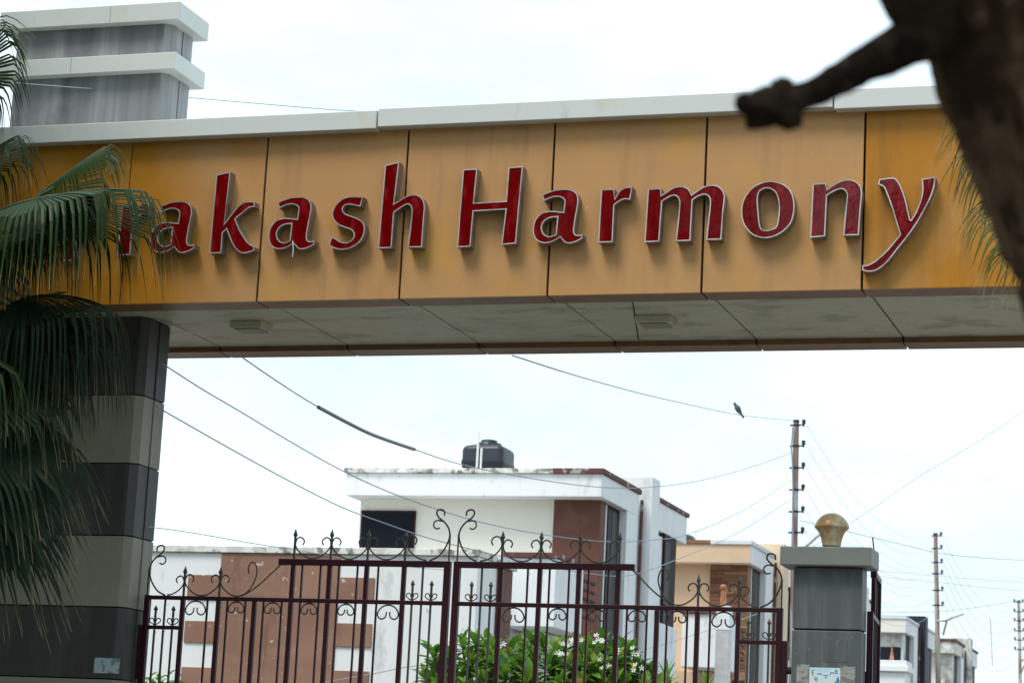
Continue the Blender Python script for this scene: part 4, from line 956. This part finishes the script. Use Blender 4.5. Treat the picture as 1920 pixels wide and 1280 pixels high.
frangipani(Vector((aty(1120, 1250, YBU).x, YBU, 0)), tips_px(pxs, rnd, 0), 'green frangipani shrub with white flowers in front of the porch', 22, fl2)

# small plants
def spiky(px_, py_, Y, h, n, label, seed):
    rnd = random.Random(seed); top = aty(px_, py_, Y); base = Vector((top.x, Y, 0))
    t = thing('dracaena', base, label, 'plant')
    st = MB().tube([base, base+Vector((0, 0, top.z*.5)), Vector((top.x, Y, top.z-h*.6))], .02, 6); st.build('stem', m_plustem, t)
    me = leaf_mesh('leaf', m_plu, h, .014, .3, .15)
    for j in range(n):
        az = j*2.4; el = R_(80-75*j/n); z_ = top.z-h*.55-h*.9*j/n
        mm = (Matrix.Rotation(az, 3, 'Z') @ Matrix.Rotation(-el, 3, 'Y')).to_4x4(); mm.translation = Vector((0, 0, z_))
        ob = bpy.data.objects.new('leaf', me); COL.objects.link(ob); ob.parent = t; ob.matrix_local = mm @ Matrix.Scale(rnd.uniform(.8, 1.1), 4)
    return t
spiky(1252, 1243, 27, .25, 26, 'slim spiky green plant in front of the white terrace right of the shrub', 4)
spiky(1325, 1268, 27, .22, 22, 'light green plant tip at the lower edge behind the right gate leaf', 6)
def leafy(pxs, Y, label, seed, flower=None):
    rnd = random.Random(seed); ps = [aty(x, y, Y) for x, y in pxs]; c = sum(ps, Vector())/len(ps); base = Vector((c.x, Y, 0))
    t = thing('garden_shrub', base, label, 'shrub'); st = MB(); me = leaf_mesh('leaf', m_plu, .10, .03, .2, .2)
    for p in ps:
        st.tube([base, base.lerp(p, .5)+Vector((0, 0, .3)), p], [.02, .014, .006], 5)
        for j in range(9):
            mm = (Matrix.Rotation(j*2.4, 3, 'Z') @ Matrix.Rotation(-rnd.uniform(.1, 1.2), 3, 'Y')).to_4x4(); mm.translation = p-base-Vector((0, 0, .02*j))
            ob = bpy.data.objects.new('leaf', me); COL.objects.link(ob); ob.parent = t; ob.matrix_local = mm
    st.build('stems', m_plustem, t)
leafy([(268, 1276), (282, 1268), (300, 1272), (316, 1266), (330, 1275), (342, 1282), (290, 1284)], 23, 'low green shrub tips behind the left end of the gate', 9)

# ------------------------------------------------------------------ the near tree
TD = 4.0
tr = thing('shade_tree', Vector((atd(2520, 1280, TD).x+.15, atd(2520, 1280, TD).y, 0)), 'thick dark rough tree trunk leaning in at the right with a broken branch stub', 'tree')
def rough_tube(pts, rad, na, rows, seed, amp, freq):
    P = smooth(pts, max(2, rows//(len(pts)-1))); n = len(P); m_ = MB(); vv = []; ref = None
    Rr = []
    for i in range(n):
        u = i/(n-1)*(len(rad)-1); k_ = min(int(u), len(rad)-2); Rr.append(rad[k_]+(rad[k_+1]-rad[k_])*(u-k_))
    for i in range(n):
        t_ = (P[min(i+1, n-1)]-P[max(i-1, 0)]).normalized()
        ref = t_.orthogonal().normalized() if ref is None else (ref-t_*ref.dot(t_)).normalized()
        b_ = t_.cross(ref)
        for j in range(na):
            a_ = 2*math.pi*j/na; d = ref*math.cos(a_)+b_*math.sin(a_); p = P[i]+d*Rr[i]
            q_ = Vector((p.x*freq, p.y*freq, p.z*freq*.45))+Vector((seed, 0, 0))
            f1 = noise.noise(q_); f2 = noise.noise(q_*2.7); f3 = noise.noise(Vector((p.x, p.y, p.z*.6))*freq*.25)
            h_ = (-abs(f1)*1.1+.25 + .35*f2)*amp*min(1, Rr[i]/.2+.25) + f3*amp*.5
            vv.append(p+d*h_)
    m_.add(vv, [(i*na+j, i*na+(j+1) % na, (i+1)*na+(j+1) % na, (i+1)*na+j) for i in range(n-1) for j in range(na)], 0, True)
    m_.add(vv[:na], [tuple(range(na-1, -1, -1))]); m_.add(vv[-na:], [tuple(range(na))])
    return m_
base = ORG[tr.name]
tp_ = [base, atd(2515, 1280, TD), atd(2395, 900, TD), atd(2255, 520, TD), atd(2180, 360, TD), atd(2115, 200, TD), atd(2055, 60, TD), atd(1995, -110, TD), atd(1930, -330, TD), atd(1870, -560, TD), atd(1830, -900, TD)]
trunk = rough_tube(tp_, [.34, .30, .285, .275, .272, .275, .275, .25, .23, .2, .17], 200, 420, 3, .032, 17).build('trunk', m_bark, tr)
br = [atd(1860, 10, TD-.05), atd(1770, 45, TD-.08), atd(1700, 82, TD-.1), atd(1620, 122, TD-.12), atd(1540, 165, TD-.14), atd(1480, 190, TD-.15), atd(1440, 196, TD-.15), atd(1400, 202, TD-.15)]
rough_tube(br, [.075, .052, .036, .028, .0255, .026, .030, .020], 32, 90, 9, .012, 24).build('branch_stub', m_barkd, tr)
for (x, y, r, s) in ((1468, 172, .026, 1), (1480, 215, .026, 2), (1425, 218, .024, 3), (1398, 197, .018, 5)):
    c = atd(x, y, TD-.15); kb_ = MB()
    kb_.lathe(c-Vector((0, 0, r)), [(.001, 0), (r*.8, r*.35), (r, r), (r*.75, r*1.7), (.001, r*2.05)], 10); 
    for v in kb_.v: v += (v-c).normalized()*noise.noise(v*40+Vector((s, 0, 0)))*r*.5
    kb_.build('knot', m_barkd, tr)
lb = [atd(1880, 60, TD), atd(1790, 20, TD-.05), atd(1725, -40, TD-.1), atd(1670, -130, TD-.15), atd(1600, -300, TD-.2), atd(1500, -600, TD-.2)]
rough_tube(lb, [.10, .085, .07, .06, .05, .04], 28, 60, 14, .016, 16).build('limb', m_barkd, tr)
# crown of leaves over the camera, above the frame
rnd = random.Random(99)
cr = MB(); cc = atd(1700, -900, TD)
for i in range(4200):
    th = rnd.uniform(0, 2*math.pi); u = rnd.uniform(-1, 1); r_ = rnd.random()**.4
    p = cc+Vector((math.cos(th)*math.sqrt(1-u*u)*3.4*r_-.6, math.sin(th)*math.sqrt(1-u*u)*3.0*r_-1.2, .9+u*1.2*r_+1.0))
    if p.z < 1.6+max(0, p.y)*.40+.5 or noise.noise(p*.8) < -.12: continue
    d = Vector((rnd.uniform(-1, 1), rnd.uniform(-1, 1), rnd.uniform(-.9, .3))).normalized(); s_ = d.cross(Vector((rnd.uniform(-1, 1), rnd.uniform(-1, 1), 1))).normalized()
    L = rnd.uniform(.10, .18)
    cr.add([p, p+d*L*.5+s_*L*.22, p+d*L, p+d*L*.5-s_*L*.22], [(0, 1, 2, 3)])
cr.build('crown', m_leafA, tr, kind='stuff')

# ------------------------------------------------------------------ trees behind and beside the viewpoint: they shade the front and mirror in the letters
def broad_tree(x, y, h, r, zc, label, seed, n=2600, leaf=.72):
    rnd = random.Random(seed); b_ = Vector((x, y, 0))
    t = thing('broadleaf_tree', b_, label, 'tree', 'trees behind the viewpoint')
    MB().tube(smooth([b_, b_+Vector((.2, .1, zc*.5)), b_+Vector((0, 0, zc)), b_+Vector((.1, 0, h*.9))], 4), [.3]*4+[.24]*4+[.16]*4+[.04], 10).build('trunk', m_ptrunk, t)
    st = MB()
    for i in range(6):
        a_ = i*1.05; e = b_+Vector((math.cos(a_)*r*.7, math.sin(a_)*r*.7, zc+(h-zc)*(.35+.1*(i % 3))))
        st.tube([b_+Vector((0, 0, zc*.8)), b_.lerp(e, .5)+Vector((0, 0, zc*.55)), e], [.12, .08, .03], 6)
    st.build('limbs', m_ptrunk, t)
    c_ = MB()
    for i in range(n):
        th = rnd.uniform(0, 2*math.pi); u = rnd.uniform(-1, 1); q = rnd.random()**.4
        p = b_+Vector((math.cos(th)*math.sqrt(1-u*u)*r*q, math.sin(th)*math.sqrt(1-u*u)*r*q, (zc+h)/2+u*(h-zc)/2*q+.3))
        if noise.noise(p*.55+Vector((seed, 0, 0))) < -.18: continue
        d = Vector((rnd.uniform(-1, 1), rnd.uniform(-1, 1), rnd.uniform(-.9, .4))).normalized(); s_ = d.cross(Vector((rnd.uniform(-1, 1), rnd.uniform(-1, 1), 1))).normalized()
        L = leaf*rnd.uniform(.7, 1.4)
        c_.add([p, p+d*L*.5+s_*L*.3, p+d*L, p+d*L*.5-s_*L*.3], [(0, 1, 2, 3)])
    return c_.build('crown', m_leafA, t, kind='stuff')
for i, (x, y, h, r, zc) in enumerate(((-27, -8, 17, 4.6, 4), (-21.5, -10, 16, 3.8, 4), (-12.6, -9, 17.5, 4.0, 3.5), (-17.3, -12, 11.5, 3.2, 3), (-5.0, -9, 16, 3.6, 4), (1.5, -11, 14, 4.2, 3), (9, -8, 15, 4.6, 3))):
    broad_tree(x, y, h, r, zc, ('tall', 'slender tall', 'tallest', 'lowest', 'rounded', 'spreading', 'widest')[i]+' leafy tree behind the viewpoint, mirrored only in the red letters', 300+i)
broad_tree(-13.9, 14.4, 13, 3.7, 5.0, 'broad leafy tree beside the left palm, outside the frame', 320, 3600)
broad_tree(-11.6, 7.6, 12.5, 3.4, 3.8, 'second leafy tree beside the left palm, outside the frame', 341, 3000)
